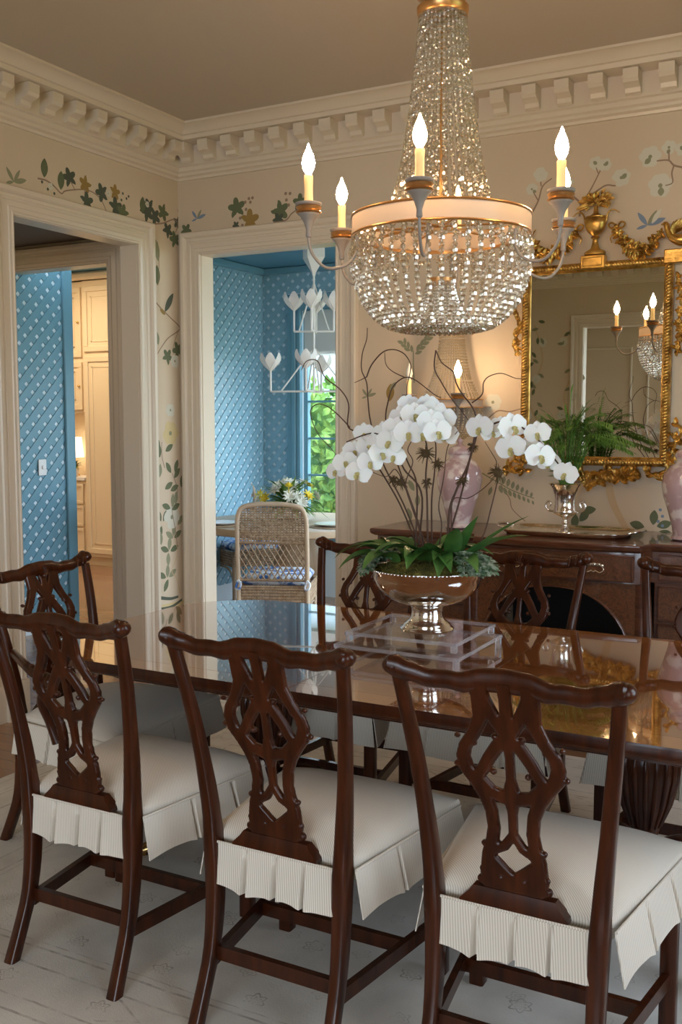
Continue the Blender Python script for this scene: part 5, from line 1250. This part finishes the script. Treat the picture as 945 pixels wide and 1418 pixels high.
b = MB(); b.lathe([(.06, 0), (.10, .02), (.12, .07), (.105, .11), (.10, .11), (.115, .07), (.095, .024), (.05, .006)], 32, cap=False); b.build('glass_bowl', 'clear_glass', t, 60)
b = MB()
for k in range(120):
    a, e = random.uniform(0, 6.28), random.uniform(.0, 1.3); d = V((cos(a)*cos(e), sin(a)*cos(e), sin(e))); b.leaf((0, 0, .10), d, (0, 0, 1), random.uniform(.18, .36), .045, .5, 4)
b.build('foliage', 'palm_leaf', t, None)
for k in range(30):
    a, e = random.uniform(0, 6.28), random.uniform(.25, 1.4); d = V((cos(a)*cos(e), sin(a)*cos(e), sin(e))); p = V((0, 0, .10))+V((d.x*1.4, d.y, d.z))*random.uniform(.15, .21); b = MB()
    for j in range(14):
        a2 = 2*pi*j/14; u_ = d.orthogonal().normalized(); w_ = d.cross(u_); b.leaf(p, u_*cos(a2)+w_*sin(a2)+d*(.4 if j % 2 else .9), d, .060, .024, .3, 3, .3)
    b.build('flower', 'yellow_flower' if k % 4 == 0 else 'white_flower', t, None)
q = on_y(400, 678, 6.4); b = MB(); rr = .034
for j in range(40):
    a2 = 2*pi*j*.618; e = (j/40)*1.5; d = V((cos(a2)*cos(e), sin(a2)*cos(e), sin(e))); b.leaf((q.x-t.location.x, 6.4-6.6, q.z-.7605+.02), d, (0, 0, 1), .04, .024, -.5, 3, .3)
b.tube([(q.x-t.location.x, -.2, q.z-.7605+.02), (0, 0, .09)], .004, 6)
b.build('flower', 'yellow_flower', t, None)
# tulip chandelier
QY = 6.60; q = on_y(435, 465, QY); TC = V((q.x, QY, 0))
t = empty('tulip_chandelier', TC, 'white two tier chandelier with tulip cups in the breakfast room', 'chandelier')
zz = lambda py: on_y(435, py, QY).z
b = MB(); b.lathe([(.0, 2.86), (.095, 2.858), (.095, zz(357)), (.020, zz(377)), (.013, zz(382))][1:], 4); b.build('canopy', 'white_plaster', t, None)
b = MB(); b.tube([(0, 0, zz(380)), (0, 0, zz(545))], .0085, 8); b.build('stem', 'white_plaster', t, 60)
def tulip(par, x, y, z):
    b = MB()
    for k in range(6):
        a = 2*pi*k/6; u_ = V((cos(a), sin(a), 0)); w_ = V((-sin(a), cos(a), 0)); vs = []
        for i in range(6):
            tt = i/5; r = .014+.058*sin(pi*.62*tt)+.014*tt; hw2 = .040*sin(pi*min(.95, .12+.8*tt)); zq = z+.13*tt
            for s in (-1, 0, 1): vs.append(V((x, y, zq))+u_*(r-.006*abs(s))+w_*hw2*s)
        n_ = len(vs); b.add(vs, [(i*3+j, i*3+j+1, (i+1)*3+j+1, (i+1)*3+j) for i in range(5) for j in (0, 1)])
    b.sphere((x, y, z+.01), .018, 8, 6); b.build('tulip_cup', 'white_plaster', par, 60)
for (zb, rad, hz, off) in ((zz(459), .150, .17, .4), (zz(542), .335, .17, .35)):
    for k in range(4):
        a = off+k*pi/2; x, y = rad*cos(a), rad*sin(a); b = MB(); b.tube([(0, 0, zb), (x, y, zb), (x, y, zb+.006), (x, y, zb+hz)], .0085, 6); ar = b.build('arm', 'white_plaster', t, 60)
        b = MB(); b.tube([(x*.75, y*.75, zb+.006), (0, 0, zb+(.36 if rad < .2 else .33))], .006, 6); b.build('brace', 'white_plaster', ar, 60); tulip(ar, x, y, zb+hz-.01)
# ================================================================== LIGHTS
def area(name, loc, rot, sx_, sy_, power, col):
    l = bpy.data.lights.new(name, 'AREA'); l.shape = 'RECTANGLE'; l.size = sx_; l.size_y = sy_; l.energy = power; l.color = col
    o = bpy.data.objects.new(name, l); C.objects.link(o); o.location = loc; o.rotation_euler = rot; return o
def portal(name, loc, rot, a, b):
    o = area(name, loc, rot, a, b, 1, (1, 1, 1)); o.data.cycles.is_portal = True
for i, (a, c) in enumerate(WIN): portal('window_portal', (XR+.16, (a+c)/2, 1.675), (0, radians(90), 0), 1.85, c-a)
portal('hall_window_portal', (3.32, -2.4, 1.45), (0, radians(90), 0), 2.3, 2.4)
portal('hall_front_portal', (0, -4.12, 1.45), (radians(90), 0, 0), 3.4, 2.3)
portal('breakfast_window_portal', (-3.82, BYB+.12, 1.475), (radians(-90), 0, 0), 1.16, 1.85)
portal('breakfast_side_portal', (BX1+.12, 6.35, 1.45), (0, radians(90), 0), 2.5, 2.1)  # unseen side opening, added and enlarged to let more daylight into this room
for x, y, p in ((-7.3, 7.0, 34), (-8.3, 5.5, 24)):
    area('kitchen_ceiling_light', (x, y, 3.05), (0, 0, 0), .5, .5, p, (1, .76, .48))
area('vestibule_fill_light', (-4.9, 4.2, 2.69), (0, 0, 0), .2, .2, 5, (1, .76, .5))  # unseen fill lamp, added to brighten the dark jamb beyond the left doorway
w = bpy.data.worlds.new('world'); bpy.context.scene.world = w; w.use_nodes = True
bg = w.node_tree.nodes['Background']; bg.inputs[0].default_value = (.74, .87, 1, 1); bg.inputs[1].default_value = 9.0
vs_ = bpy.context.scene.view_settings; vs_.view_transform = 'Standard'; vs_.look = 'None'; vs_.gamma = 1; vs_.exposure = -.08; vs_.use_curve_mapping = False
bpy.context.view_layer.update()
